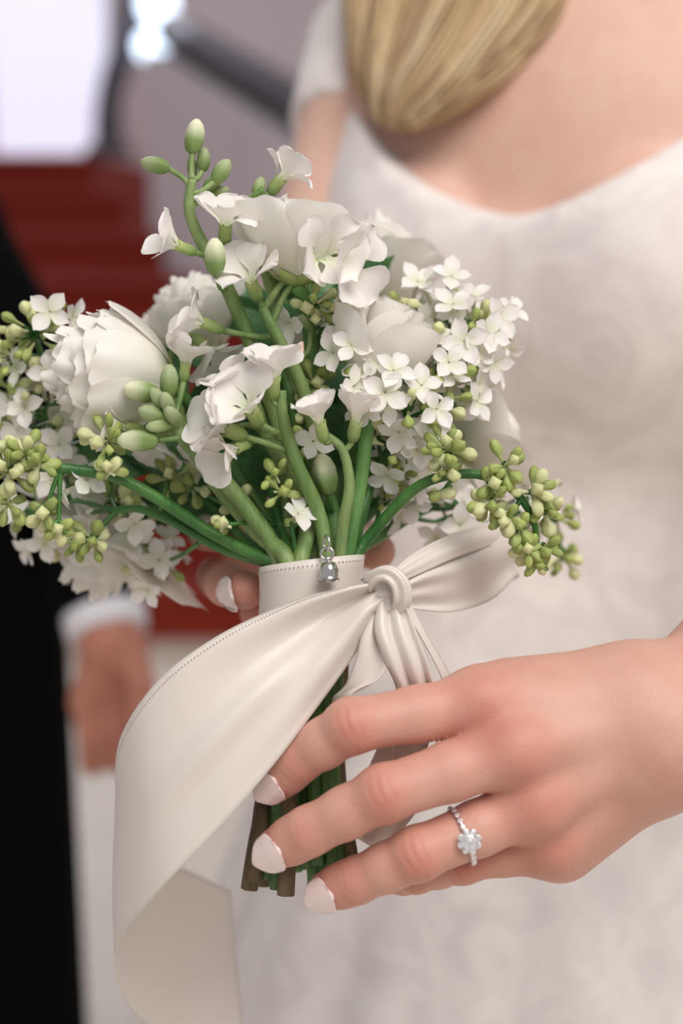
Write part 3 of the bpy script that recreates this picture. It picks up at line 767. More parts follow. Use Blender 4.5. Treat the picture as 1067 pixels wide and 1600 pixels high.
GRP = 'flowers tied in the bridal bouquet'
def ranunculus(label, c, axis, R, H, up, entry, layers=5, per=6, opening=.35, droop=.25, frill=.03, seed=1, srad=.0026, narrow=0.0, by=None, bw=1.0, stag=.30, inner=.36):
    """c = base of the bloom, up = stem points from band to bloom, entry = where the stem meets the band"""
    r_ = random.Random(seed); cw = Vector(at(*c)); rt = empty('ranunculus', tuple(cw), label, 'flower', GRP)
    pts = bundle(entry[0], entry[1], by)+list(up)+[c]
    stem(rt, pts, [srad, srad, srad*.95], M['stem_deep'])
    ax = Vector(axis).normalized()
    meshes = []
    NS, NTT = 14, 23
    for L in range(layers):
        q = L/(layers-1)
        for var in range(2):
            rr = np.random.default_rng(seed*31+L*7+var)
            Rb = R*(inner+(1-inner)*q); op = opening*q; Hh = H*(1.0-stag*q); D0 = (1.15-.38*q)*(1-narrow*q)*bw
            v = []; g = []; ph = rr.uniform(0, 6.28, 4); jit = np.convolve(rr.normal(0, frill*1.6, NTT), [.25, .5, .25], 'same')+frill*1.2*np.sin(np.linspace(-1, 1, NTT)*4+ph[3])
            for i in range(NS):
                s = i/(NS-1)
                for k in range(NTT):
                    t = -1+2*k/(NTT-1)
                    s2 = s*(1+jit[k]*s**4) - .06*t*t*s**2
                    r = Rb*(1-(1-min(1, s2))**2.1)*(1+((.72+.28*q)-1+op)*s2**2.5)
                    z = Hh*(s2**1.3)*(1-droop*q*s2*s2)
                    De = D0*max(.05, math.sin(math.pi*(.10+.74*s)))**.55
                    a = t*De
                    r += R*.05*q*s*math.sin(2.5*t+ph[0]+2*s)+R*.035*s*s*math.sin(6*t+ph[1])
                    z += H*.02*s*math.sin(4*t+ph[2])
                    v.append((r*math.cos(a), r*math.sin(a), z)); g.append(min(1, .15+1.3*s))
            mb = MB(); mb.add(v, grid_faces(NS, NTT), g); meshes.append(mb.mesh('petal', M['ranunculus']))
        n = per if L else 4
        for k in range(n):
            roll = 2*math.pi*k/n+L*.55+r_.uniform(-.15, .15)
            d = (ax+Vector((r_.gauss(0, 1), r_.gauss(0, 1), r_.gauss(0, 1)))*.05).normalized()
            place('petal', meshes[L*2+r_.randrange(2)], rt, cw, d, roll, r_.uniform(.94, 1.05))
    # green sepals under the bloom
    mb = MB(); mb.add(*leafpatch(R*.62, R*.34, 7, 5, .2, .3, .8, .9, 3)); sp = mb.mesh('sepal', M['calyx'])
    for k in range(5):
        o = bpy.data.objects.new('sepal', sp); C.objects.link(o); o.parent = rt
        o.matrix_basis = frame(ax, k*2*math.pi/5) @ Matrix.Translation((0, 0, -.0012)) @ Matrix.Rotation(-.35, 4, 'Y')
    return rt

def lilac(label, pts, entry, clusters, rad=(.0028, .0022, .0014, .001), florets_face=(0, 0, -1), wood=True, seed=1, by=None):
    """pts from band to tip; clusters: (px, py, d, radius_m, buds, florets[, attach_fraction])"""
    r_ = random.Random(seed); e = Vector(at(entry[0], 880, entry[1])); rt = empty('lilac_sprig', tuple(e), label, 'lilac', GRP)
    low = bundle(entry[0], entry[1], by)
    if wood:
        low[0] = (472+(low[0][0]-472)*1.25, low[0][1]+rnd.uniform(0, 14), low[0][2]-.003); stem(rt, low, [.0036, .0032, .0028], M['wood'], 'woody_stem', seg=9)
        _, P = stem(rt, [low[-1]]+list(pts), list(rad), M['stem_lilac'])
    else:
        _, P = stem(rt, low+list(pts), list(rad), M['stem_lilac']); P = P[14:]
    for cl in clusters:
        px, py, d, R, nb, nf = cl[:6]; c = np.array(at(px, py, d))
        i = int(cl[6]*(len(P)-1)) if len(cl) > 6 else max(0, nearest(P, c)-2)
        a = P[i]; out = c-a; L = np.linalg.norm(out)+1e-6; out = out/L
        if L > .004:
            mid = (a+c)/2+np.array(DN)*.15*L*r_.uniform(-.6, .6); v, f = tube(cr([a, mid, c], 8), [.0011, .0009, .0007], 6); obj('branchlet', v, f, M['stem_lilac'], rt)
        nb = int(math.ceil(nb*1.0)); R = R*1.0; tot = nb+nf; ped = MB(); items = ['b']*nb+['f']*nf; r_.shuffle(items)
        for k, it in enumerate(items):
            zz = 1-2*(k+.5)/tot; th = k*2.39996+r_.uniform(-.3, .3); rr = math.sqrt(1-zz*zz)
            dr_ = np.array([rr*math.cos(th), rr*math.sin(th), zz])+out*.35+np.array(FW)*-.25; dr_ /= np.linalg.norm(dr_)
            rad_ = R*r_.uniform(.72, 1.05); p1 = c+dr_*rad_
            if it == 'b':
                s = r_.uniform(.68, .98); b0 = p1-dr_*.011*s; place('bud', r_.choice(BUDS), rt, b0, dr_+np.array([r_.gauss(0, .15) for _ in range(3)]), r_.uniform(0, 6), s)
            else:
                s = r_.uniform(.9, 1.1); fd = dr_*.8+np.array(cdir(*florets_face))*.6; fd /= np.linalg.norm(fd); b0 = p1-fd*.0092*s
                add_floret(rt, p1, fd, r_.uniform(0, 6), s)
            st_ = c-out*min(L*.3, R*.5); 
            v, f = tube([st_, b0], [.0006, .0007], 5, False); ped.add(v, f)
        ped.obj('branchlet', M['stem_lilac'], rt)
    return rt

def stock(label, pts, entry, florets=(), buds=(), rad=(.0034, .0032, .0026, .0018), seed=1, by=None, mat='stem_stock', leaves=()):
    """florets: (px,py,d, facing, size, opening); buds: (px,py,d, dir, size, green)"""
    r_ = random.Random(seed); e = Vector(at(entry[0], 880, entry[1])); rt = empty('stock_stem', tuple(e), label, 'flower', GRP)
    low = bundle(entry[0], entry[1], by); stem(rt, low, [rad[0]*.9, rad[0]], M['stem_low'], 'lower_stem', seg=10)
    _, P = stem(rt, low[2:]+list(pts), list(rad), M[mat], n=(len(pts)+2)*8, seg=12)
    P = P[8:]
    def pedicel(end, d, r0):
        end = np.array(end); d = np.array(Vector(d).normalized())
        L = np.linalg.norm(P-end, axis=1); k = int(np.argmin(L+.6*np.abs((P-end)@np.array(DN) -L.min()*.8))); a = P[k]
        m = a*.45+end*.55-d*np.linalg.norm(end-a)*.22
        v, f = tube(cr([a, m, end], 9), [r0*1.25, r0, r0], 8); obj('pedicel', v, f, M[mat], rt)
    for px, py, d, fc, s, op in florets:
        p = at(px, py, d); dd = cdir(*fc); add_stock_floret(rt, p, dd, r_.uniform(0, 6), s, op); pedicel(Vector(p)-dd*.0093*s, dd, .0012)
    for px, py, d, fc, s, gr in buds:
        p = at(px, py, d); dd = cdir(*fc); b0 = Vector(p)-dd*.0065*s; place('bud', SBG if gr else SB, rt, b0, dd, r_.uniform(0, 6), s); pedicel(b0+dd*.0005, dd, .0011)
    for (px, py, d), (qx, qy, qd), wd in leaves:
        a = Vector(at(px, py, d)); b2 = Vector(at(qx, qy, qd)); L = (b2-a).length
        mb = MB(); mb.add(*leafpatch(L, wd, 10, 7, .18, .12, .9, .8, 5, .02)); me = mb.mesh('leaf', M['leaf'])
        o = bpy.data.objects.new('leaf', me); C.objects.link(o); o.parent = rt; x = (b2-a).normalized(); z = (-FW-x*(-FW).dot(x)).normalized(); y = z.cross(x)
        o.matrix_basis = Matrix.Translation(a-rt.location) @ Matrix((x, y, z)).transposed().to_4x4()
    return rt

# ------------------------------------------------------------------ the flowers
ranunculus('large white ranunculus in sharp focus facing the groom, serrated petal edges', (276, 604, .515), cdir(-1, -.20, -.10), .0250, .051,
           [(420, 800, .535), (330, 680, .53)], (440, .522), 8, 7, .10, .0, .006, 3, stag=.36, bw=.9, inner=.52)
ranunculus('round white ranunculus peeping up behind the large serrated one', (325, 560, .575), cdir(-.35, -1, -.1), .024, .038, [(440, 780, .54), (380, 660, .57)], (462, .528), 5, 6, .1, .2, .004, 4, stag=.12)
ranunculus('white ranunculus at the crown of the bouquet under the tall stock', (462, 446, .505), cdir(.05, -1, -.05), .0225, .034, [(500, 780, .525), (488, 600, .52), (480, 480, .51)], (505, .512), 5, 5, .22, .1, .004, 5, .0030, stag=.12)
ranunculus('blurred white ranunculus behind the crown bloom, nearest the bodice', (585, 490, .59), cdir(.05, -1, .1), .025, .045, [(525, 780, .54), (560, 620, .575)], (515, .53), 5, 6, .3, .25, .008, 6, stag=.15)
ranunculus('cupped white ranunculus with one broad petal beside the lilac florets', (578, 606, .510), cdir(.38, -1, -.25), .0200, .036, [(540, 780, .528), (560, 680, .525)], (540, .525), 4, 3, .05, .05, .004, 7, stag=.10, bw=1.6)
ranunculus('soft cream ranunculus behind the arching lilac spray', (706, 704, .575), cdir(1, -.42, .1), .024, .030, [(560, 820, .54), (630, 760, .56)], (548, .532), 5, 4, .20, .1, .004, 8, stag=.1, bw=1.25)
ranunculus('shaggy white ranunculus hanging low before the black jacket', (196, 800, .580), cdir(-.50, .86, -.1), .035, .040, [(400, 850, .55), (300, 800, .57)], (430, .533), 6, 7, .55, .4, .016, 9, narrow=.35)

stock('tall stock stem topped with green buds, highest in the bouquet',
      [(440, 700, .515), (400, 560, .508), (355, 450, .500), (318, 385, .496), (296, 330, .494), (300, 280, .492)], (455, .512),
      [(278, 384, .490, (-.9, -.3, -.4), .80, .95), (352, 352, .492, (.1, -.8, -.6), .90, .9)],
      [(304, 214, .492, (.15, -1, 0), 1.0, False), (243, 258, .492, (-1, -.25, 0), .85, True), (336, 402, .486, (0, -1, -.2), 1.05, False),
       (346, 268, .494, (.5, -.8, .1), .8, True), (318, 250, .496, (.1, -1, 0), .7, True), (332, 286, .498, (.7, -.7, 0), .7, True), (300, 262, .498, (-.1, -1, 0), .6, True), (342, 300, .50, (.9, -.3, 0), .6, True)], seed=2)
stock('stock floret on a short side stem, right of the tall bud tip',
      [(462, 620, .52), (430, 470, .512), (395, 370, .508), (380, 326, .506), (412, 296, .505)], (478, .516),
      [(438, 280, .505, (.6, -.8, -.1), .80, .75)], [(404, 294, .507, (.3, -1, .2), .7, True)], rad=(.0030, .0028, .0022, .0015), seed=3)
stock('stock spray with drooping white florets below the crown bloom',
      [(495, 700, .512), (470, 600, .505), (430, 520, .498), (410, 480, .497)], (492, .508),
      [(392, 440, .494, (-.35, -.75, -.7), .95, .8), (500, 398, .492, (.4, .1, -.9), 1.1, 1.1), (540, 412, .494, (.6, .3, -.7), 1.1, 1.05), (318, 505, .50, (-.9, -.3, -.3), .9, .95)],
      [(478, 505, .51, (-.5, -.7, -.3), .6, True)], seed=4)
stock('stock spray with a clump of white florets at the bouquet centre',
      [(497, 800, .499), (462, 720, .494), (442, 650, .491), (440, 610, .490)], (510, .499),
      [(428, 590, .486, (.1, -1, -.45), .95, .75), (392, 640, .483, (-.35, -.55, -.8), 1.0, .7), (352, 670, .486, (-.85, -.3, -.5), 1.0, .75), (368, 700, .49, (-.6, .35, -.6), .9, .8), (366, 610, .492, (-.4, -1, -.2), .95, .7)],
      [], rad=(.0032, .0030, .0026, .0018), seed=5)
stock('forked stock stem with two cupped white florets above the charm',
      [(536, 820, .496), (546, 760, .493), (536, 705, .491), (512, 680, .490)], (532, .498),
      [(500, 662, .487, (-.25, -1, -.35), .82, .38), (556, 660, .488, (.2, -1, -.4), .85, .42)], [], rad=(.0028, .0026, .0020, .0014), seed=6)
stock('stock stem of fat green buds beneath the large serrated ranunculus',
      [(390, 800, .500), (330, 730, .495), (290, 690, .493), (268, 660, .492)], (436, .503),
      [(196, 668, .500, (-.8, -.1, -.3), .8, .9), (290, 570, .50, (.1, -1, .1), .75, .6)],
      [(216, 688, .487, (-1, 0, -.1), 1.15, False), (222, 612, .489, (-1, -.2, -.1), 1.05, False), (264, 596, .488, (.05, -1, -.1), .95, True), (250, 625, .486, (-.5, -.7, -.3), .8, True), (240, 648, .485, (-.9, -.3, -.4), .9, True),
       (262, 632, .484, (-.2, -.7, -.6), .8, True), (270, 650, .485, (-.3, -.5, -.8), .8, True), (250, 664, .486, (-.9, .2, -.4), .8, True)], rad=(.0034, .0034, .003, .0022), seed=7)
stock('thick pale stock stem crossing to the left of the band', [(400, 830, .506), (330, 745, .505), (285, 665, .512), (262, 575, .525)], (450, .497),
      [(250, 690, .53, (-.2, .8, -.4), .8, .9), (322, 545, .52, (.6, .6, -.2), .9, .9)], [], rad=(.0034, .0034, .0030, .0022), seed=8)
stock('straight stock stem beside the forked one', [(480, 820, .506), (455, 745, .505), (415, 680, .508), (400, 620, .515)], (470, .497),
      [(330, 690, .515, (-.5, .5, -.3), .8, .8)], [], rad=(.0036, .0034, .0028, .002), seed=9)
stock('dark green stock stem with a closed white bud low at the centre', [(520, 800, .514), (478, 700, .514), (450, 600, .52), (436, 480, .53)], (522, .507),
      [(450, 548, .532, (.2, -1, -.2), .9, .6), (560, 510, .535, (.4, -.8, -.3), .9, .9)], [(508, 742, .503, (-.2, -1, -.1), 1.25, False)], mat='stem_deep', seed=10,
      leaves=[((420, 600, .535), (330, 575, .535), .020), ((420, 760, .53), (395, 650, .53), .018), ((470, 460, .53), (410, 395, .53), .02)])
stock('upright stock stem right of the forked one', [(562, 760, .503), (570, 700, .502), (580, 640, .505), (600, 560, .525)], (556, .500),
      [(590, 520, .53, (.2, -1, -.2), .9, .8)], [], mat='stem_deep', rad=(.0030, .0028, .0028, .002), seed=11)

lilac('lilac spray with bud tips and two open florets at far upper edge by the jacket', [(400, 860, .545), (280, 740, .56), (150, 640, .55), (70, 560, .545), (50, 500, .54)], (420, .525),
      [(55, 520, .535, .016, 16, 0), (20, 560, .538, .015, 14, 0), (84, 490, .53, .010, 3, 2), (70, 585, .54, .014, 8, 3), (30, 620, .545, .018, 10, 3), (70, 660, .55, .020, 8, 6), (20, 680, .55, .018, 8, 4), (110, 700, .55, .016, 4, 5)], seed=2)
lilac('arching lilac stem with green bud clusters reaching past the large ranunculus', [(340, 838, .510), (240, 775, .502), (180, 745, .498), (110, 733, .495), (50, 730, .493), (10, 740, .493)], (412, .501),
      [(40, 712, .490, .011, 11, 0), (14, 738, .490, .012, 12, 0), (62, 726, .488, .009, 7, 0), (12, 785, .492, .011, 10, 0), (70, 800, .493, .008, 7, 0, .72), (92, 826, .493, .007, 6, 0, .72), (168, 690, .492, .012, 13, 0, .52), (170, 735, .49, .007, 5, 0, .52), (120, 758, .50, .008, 0, 2)], seed=3, rad=(.0026, .0024, .0022, .0014))
lilac('lower lilac stem with a small drooping bud cluster over the shaggy ranunculus', [(350, 858, .515), (270, 815, .512), (215, 795, .512), (170, 800, .512)], (405, .506),
      [(145, 842, .508, .010, 9, 0), (120, 850, .51, .008, 6, 0), (190, 790, .53, .012, 4, 3), (265, 750, .53, .012, 8, 0), (170, 770, .535, .014, 5, 3), (95, 770, .54, .016, 4, 6), (45, 800, .55, .015, 4, 5), (215, 850, .555, .016, 5, 5), (250, 880, .555, .014, 5, 4), (80, 840, .565, .014, 2, 4)], seed=4, rad=(.0024, .0022, .0018, .0012))
lilac('lilac stem tangled between the green stems with small bud knots', [(440, 830, .512), (428, 780, .512), (430, 720, .518), (470, 600, .525), (510, 500, .52), (515, 465, .52)], (468, .496),
      [(428, 745, .498, .009, 5, 0), (440, 770, .498, .008, 5, 0), (350, 820, .497, .006, 4, 0, .2), (455, 815, .496, .005, 1, 1), (490, 600, .515, .010, 8, 0), (476, 640, .515, .008, 5, 0), (490, 480, .508, .012, 10, 1), (520, 490, .512, .010, 7, 0), (480, 690, .51, .008, 4, 1), (380, 790, .515, .010, 6, 0, .2), (300, 760, .53, .012, 8, 1, .2)], seed=5, rad=(.0022, .0020, .0018, .0012))
lilac('lilac cluster of open white florets and buds right of centre', [(566, 800, .515), (590, 730, .520), (640, 660, .520), (690, 560, .525), (740, 500, .53)], (550, .517),
      [(540, 606, .492, .004, 0, 1), (596, 615, .495, .012, 0, 5), (560, 560, .505, .013, 4, 5), (640, 640, .500, .014, 4, 6), (650, 690, .503, .006, 0, 2), (620, 700, .512, .015, 5, 5), (690, 585, .512, .015, 4, 7), (680, 630, .512, .016, 10, 4), (720, 540, .520, .018, 8, 8), (745, 505, .524, .012, 8, 4), (690, 490, .53, .016, 4, 6), (770, 520, .535, .013, 3, 6), (735, 590, .53, .015, 3, 5), (640, 490, .535, .015, 3, 5), (610, 740, .52, .012, 8, 2), (590, 680, .51, .012, 7, 3), (540, 530, .512, .012, 3, 4)], seed=6)
lilac('arching lilac stem with green bud clusters drooping over the bow', [(580, 835, .508), (640, 770, .500), (690, 745, .496), (750, 742, .494), (800, 765, .493), (832, 810, .494), (840, 860, .496)], (560, .506),
      [(698, 705, .490, .012, 13, 0, .50), (690, 770, .490, .005, 2, 0, .5), (700, 735, .488, .008, 6, 0, .5), (788, 728, .490, .010, 8, 0), (765, 755, .490, .008, 7, 0), (765, 790, .490, .010, 9, 0, .66), (795, 810, .490, .008, 8, 0), (832, 768, .492, .010, 9, 0), (812, 825, .492, .008, 8, 0), (852, 800, .494, .009, 8, 0), (825, 860, .494, .008, 8, 0), (848, 858, .495, .008, 8, 0), (838, 880, .496, .006, 6, 0)], seed=7, rad=(.0024, .0022, .0020, .0016, .0010))
lilac('blurred lilac spray behind the bow with pale florets and bud tip', [(590, 840, .535), (680, 790, .56), (770, 790, .575), (850, 830, .58), (890, 870, .58)], (545, .536),
      [(880, 870, .578, .012, 10, 0), (870, 810, .575, .012, 5, 2), (860, 760, .575, .006, 2, 0), (700, 815, .550, .013, 0, 6), (725, 790, .55, .010, 1, 4), (790, 820, .57, .013, 0, 4), (750, 770, .57, .012, 3, 3), (835, 775, .57, .010, 2, 2), (600, 780, .53, .012, 6, 3), (645, 760, .535, .012, 4, 4)], seed=8)

def leafy(label, pts, entry, leaves, seed):
    """dark green filler stem; leaves: (px, py, d, angle_deg, length)"""
    r_ = random.Random(seed); e = Vector(at(entry[0], 880, entry[1])); rt = empty('leafy_stem', tuple(e), label, 'foliage', GRP)
    _, P = stem(rt, bundle(*entry)+list(pts), [.0026, .0024, .0014], M['stem_lilac'])
    for px, py, d, an, L in leaves:
        c = Vector(at(px, py, d)); a = math.radians(an); x = cdir(math.cos(a), -math.sin(a), r_.uniform(-.3, .3))
        mb = MB(); mb.add(*leafpatch(L, L*.52, 10, 7, .14, r_.uniform(-.7, .3), .9, .8, r_.randrange(99), .03)); me = mb.mesh('leaf', M['leaf'])
        o = bpy.data.objects.new('leaf', me); C.objects.link(o); o.parent = rt; z = cdir(r_.uniform(-.4, .4), r_.uniform(-.6, .2), -1); z = (z-x*z.dot(x)).normalized(); y = z.cross(x)
        o.matrix_basis = Matrix.Translation(c-rt.location) @ Matrix((x, y, z)).transposed().to_4x4()
        k = nearest(P, c); v, f = tube([P[k], np.array(c)+np.array(x)*.002], [.001, .0008], 6); obj('petiole', v, f, M['stem_lilac'], rt)
leafy('dark leafy stem deep inside the bouquet, behind the central florets', [(470, 780, .545), (450, 680, .555), (430, 560, .562), (420, 470, .565)], (480, .525),
      [(450, 700, .555, 130, .042), (450, 690, .552, 50, .042), (440, 620, .558, 160, .045), (440, 620, .556, 30, .045), (430, 560, .560, 110, .040), (425, 520, .562, 60, .040), (430, 760, .55, 170, .04), (470, 770, .55, 60, .045), (420, 500, .56, 170, .035), (500, 500, .555, 80, .04), (520, 480, .558, 40, .035)], 1)
leafy('dark leafy stem behind the fat green stock buds', [(430, 830, .548), (370, 760, .562), (310, 690, .57), (270, 620, .575)], (445, .527),
      [(370, 760, .56, 100, .045), (360, 750, .562, 170, .045), (320, 700, .565, 80, .042), (300, 680, .568, 180, .045), (280, 640, .57, 110, .040), (390, 800, .555, 190, .040), (390, 780, .555, 60, .045), (310, 760, .57, 200, .045), (250, 720, .575, 170, .045), (200, 730, .575, 190, .045)], 2)
leafy('dark leafy stem behind the open lilac florets', [(540, 800, .548), (580, 720, .56), (620, 640, .568), (650, 570, .572)], (525, .528),
      [(560, 760, .555, 110, .042), (570, 740, .557, 40, .042), (590, 690, .56, 120, .045), (610, 660, .562, 20, .042), (620, 640, .565, 100, .045), (640, 590, .568, 60, .040), (540, 640, .565, 90, .05), (520, 560, .568, 80, .045), (650, 600, .57, 140, .04), (560, 800, .55, 70, .035)], 3)

# ------------------------------------------------------------------ ribbon
rib = empty('satin_ribbon', tuple(at(605, 920, .50)), 'wide ivory satin ribbon wrapped and tied in a bow around the stems', 'ribbon')
def rib_strip(name, A, B, n, m, folds=None, th=.0005, cam_side=False):
    a = cr([ap(p[0], p[1], p[2]-.0035) for p in A], n); b2 = cr([ap(p[0], p[1], p[2]-.0035) for p in B], n)
    u = np.linspace(0, 1, n)[:, None]; t = np.linspace(0, 1, m)[None, :]
    G_ = a[:, None, :]*(1-t[..., None])+b2[:, None, :]*t[..., None]
    du = np.gradient(G_, axis=0); dt = np.gradient(G_, axis=1); N = np.cross(du, dt); N /= np.linalg.norm(N, axis=2)[..., None]+1e-12
    if cam_side: N[np.sum(N*np.array(FW), axis=2) > 0] *= -1
    if folds is not None: G_ = G_+N*folds(u, t)[..., None]
    mid = (a+b2)/2; s_ = np.concatenate([[0], np.cumsum(np.linalg.norm(np.diff(mid, axis=0), axis=1))])
    W = np.linalg.norm(a-b2, axis=1).max()
    uv = np.stack([np.repeat(s_[:, None], m, 1), np.repeat(t*W, n, 0)], -1).reshape(-1, 2)
    o = obj(name, G_.reshape(-1, 3), grid_faces(n, m), M['satin'], rib, True, None, uv)
    md = o.modifiers.new('thickness', 'SOLIDIFY'); md.thickness = th; md.offset = 0
    return o, G_
def wrap_band():
    n, m = 49, 9; V = []; UV = []
    for i in range(n):
        a = 2*math.pi*i/(n-1)
        for k in range(m):
            t = k/(m-1)
            cx = 487-6*t; top = 877+t*135; r = .0206-.0010*math.sin(t*3.14)+.0002*math.sin(a*5)
            c = ap(cx, top, .5100)
            tilt = (math.cos(a)*-10-6*max(0, -math.sin(a)))*(1-t)
            p = c+np.array(RT)*r*math.cos(a)+np.array(FW)*r*math.sin(a)*.98+np.array(DN)*tilt/3880
            V.append(p); UV.append((a*r, t*.035))
    o = obj('band', V, grid_faces(n, m), M['satin'], rib, True, None, UV); md = o.modifiers.new('thickness', 'SOLIDIFY'); md.thickness = .0006; md.offset = 1
wrap_band()
smooth01 = lambda x, a, b: np.clip((x-a)/(b-a), 0, 1)**2*(3-2*np.clip((x-a)/(b-a), 0, 1))
# the long tail that sweeps out to the left and curls back behind
TA = [(600, 906, .4885), (540, 920, .487), (480, 934, .486), (418, 958, .484), (340, 995, .480), (262, 1050, .478), (206, 1118, .484), (180, 1190, .502), (186, 1270, .535), (215, 1330, .566), (270, 1350, .590), (362, 1392, .612)]
TB = [(608, 930, .4885), (585, 965, .485), (552, 1025, .482), (500, 1098, .476), (432, 1188, .470), (345, 1290, .468), (248, 1392, .474), (184, 1476, .497), (186, 1545, .530), (222, 1590, .560), (290, 1630, .590), (385, 1690, .612)]
def tail_folds(u, t):
    near = 1-smooth01(u, .12, .55)
    f = .0042*near*np.sin(t*10.5+.6)*smooth01(u, .0, .10)+.0016*np.sin(t*16+u*4)*near
    f = f+.0030*np.exp(-((t-.52-.25*(u-.3))/.10)**2)*np.exp(-((u-.40)/.12)**2)-.0026*np.exp(-((t-.72)/.10)**2)*np.exp(-((u-.36)/.13)**2)
    f = f+.0010*np.sin(u*26+t*5)*smooth01(u, .5, .8)
    return f
tail, TG = rib_strip('tail', TA, TB, 90, 26, tail_folds)
mb = MB()   # row of stitches along the selvage
for i in range(8, 62):
    for sh in (0.25, 0.75):
        p = TG[i, 1]*(1-sh)+TG[i+1, 1]*sh; v, f = sphere(p-np.array(FW)*.0004, .00030, 4, 6); mb.add(v, f)
so = mb.obj('stitching', M['stitch'], rib); so['kind'] = 'stuff'
mb = MB()
for i in range(30):
    a = math.radians(200+i*4.8); r = .0214; p = ap(487, 879, .5100)+np.array(RT)*r*math.cos(a)+np.array(FW)*r*math.sin(a)*.98+np.array(DN)*((math.cos(a)*-10-6*max(0, -math.sin(a)))/3880+.0018)
    v, f = sphere(p, .00030, 4, 6); mb.add(v, f)
so = mb.obj('stitching', M['stitch'], rib); so['kind'] = 'stuff'
# loop of the bow to the right
LA = [(618, 902, .490), (655, 872, .498), (705, 848, .512), (765, 832, .530), (806, 838, .550), (806, 860, .572), (760, 868, .578), (690, 885, .560), (625, 905, .512)]
LB = [(628, 946, .490), (662, 952, .496), (715, 955, .510), (768, 938, .530), (803, 900, .552), (800, 905, .575), (750, 930, .580), (690, 935, .562), (630, 930, .512)]
rib_strip('bow_loop', LA, LB, 60, 18, lambda u, t: (.0030*np.sin(t*9+1)+.0022*np.sin(t*15))*(1-smooth01(u, .05, .40))+.0016*np.sin(t*7+u*6))
# upper fold of the loop
rib_strip('bow_loop', [(612, 893, .487), (650, 862, .496), (705, 835, .512), (770, 815, .535), (800, 826, .560)], [(630, 905, .486), (668, 890, .494), (720, 868, .510), (780, 850, .535), (805, 852, .560)], 40, 10, lambda u, t: .0016*np.sin(t*8)*(1-u))
# small curl and two pleated ends falling from the knot
rib_strip('tail', [(590, 945, .489), (566, 990, .486), (556, 1030, .485), (540, 1070, .487), (520, 1092, .494), (528, 1112, .502), (560, 1110, .504)], [(612, 950, .488), (606, 1000, .484), (604, 1040, .483), (590, 1064, .482), (555, 1082, .481), (530, 1120, .487), (545, 1150, .498)], 44, 12, lambda u, t: .0014*np.sin(t*7)*(1-u*.6))
rib_strip('tail', [(588, 942, .4885), (585, 985, .4835), (600, 1030, .482), (620, 1090, .487), (590, 1170, .490), (560, 1240, .491), (540, 1300, .493)], [(632, 940, .4885), (650, 990, .484), (672, 1050, .484), (682, 1110, .495), (664, 1180, .500), (668, 1240, .500), (600, 1335, .497)], 60, 22, lambda u, t: .0034*np.abs(np.sin(t*3.14*2.2+.3))*(1-.75*smooth01(u, .45, .8))-.001)
rib_strip('tail', [(625, 945, .490), (660, 1000, .490), (690, 1060, .492), (700, 1120, .500)], [(640, 940, .492), (672, 1000, .494), (705, 1060, .498), (720, 1120, .506)], 24, 6)
# the knot
def knot():
    n, m = 40, 16; V = []; UV = []
    c0 = ap(606, 921, .4865); ax = np.array(cdir(.50, .86, 0)); sd = np.array(cdir(.86, -.50, 0)); up = -np.array(FW)
    for i in range(n):
        a = 2*math.pi*i/(n-1)
        for k in range(m):
            t = -1+2*k/(m-1); pl = .0007*math.sin(t*9+.8*math.sin(a))+.0004*math.sin(t*17)
            wv = 1-.28*abs(math.cos(a*.5+.6)); r = .0050*(1-.32*t*t)+pl
            bend = .0022*math.sin(a)
            p = c0+sd*((r*1.15)*math.cos(a))+up*(r*math.sin(a)*.85)+ax*(t*.0083*wv+.0015*math.cos(a))+sd*(-.0030*t*t)
            V.append(p); UV.append((a*r, t*.008))
    o = obj('knot_core', V, grid_faces(n, m), M['satin'], rib, True, None, UV); md = o.modifiers.new('thickness', 'SOLIDIFY'); md.thickness = .0008; md.offset = 0
knot()
rib_strip('knot', [(580, 926, .4885), (588, 914, .4840), (600, 909, .4815), (610, 919, .4810), (613, 938, .4830), (608, 952, .4890)],
          [(570, 910, .4920), (586, 890, .4870), (612, 886, .4845), (636, 906, .4840), (641, 938, .4860), (626, 960, .4920)], 36, 16,
          lambda u, t: (.0030*np.sin(t*3.14)**.7+.0009*np.sin(t*12.5+u*2))*smooth01(u, -.05, .15), .0006, True)

# ------------------------------------------------------------------ charm on the band
ch0 = at(513, 890, .4865); ch = empty('bell_charm', tuple(ch0), 'small silver bell-flower charm hanging on the satin band', 'charm')
def torus(c, nrm, R, r, n=28, m=10, sq=1.0, upv=None):
    c = Vector(c); z = Vector(nrm).normalized(); x = (Vector(upv) if upv else Vector((0.1, .2, .97))); x = (x-z*x.dot(z)).normalized(); y = z.cross(x); v = []
    for i in range(n):
        a = 6.28318*i/n; d = x*math.cos(a)+y*math.sin(a)*sq
        for k in range(m):
            b = 6.28318*k/m; v.append(c+d*R+d.normalized()*r*math.cos(b)+z*r*math.sin(b))
    f = [(i*m+k, i*m+(k+1) % m, ((i+1) % n)*m+(k+1) % m, ((i+1) % n)*m+k) for i in range(n) for k in range(m)]; return v, f
v, f = torus(at(510, 849, .4880), cdir(.9, 0, .45), .0030, .00055, sq=.8, upv=DN); obj('jump_ring', v, f, M['silver'], ch)
v, f = torus(at(511, 865, .4870), cdir(.25, 0, 1), .0024, .00060); obj('ring', v, f, M['silver'], ch)
v, f = sphere(at(512, 874, .4865), .0014); obj('bead', v, f, M['silver'], ch)
vv = []; prof = [(0, .0009), (.0006, .0020), (.0018, .0031), (.0035, .0036), (.0052, .0034), (.0064, .0035), (.0072, .0043), (.0070, .0041), (.0060, .0031), (.0040, .0030)]
seg = 30; bo = at(513, 876, .4862)
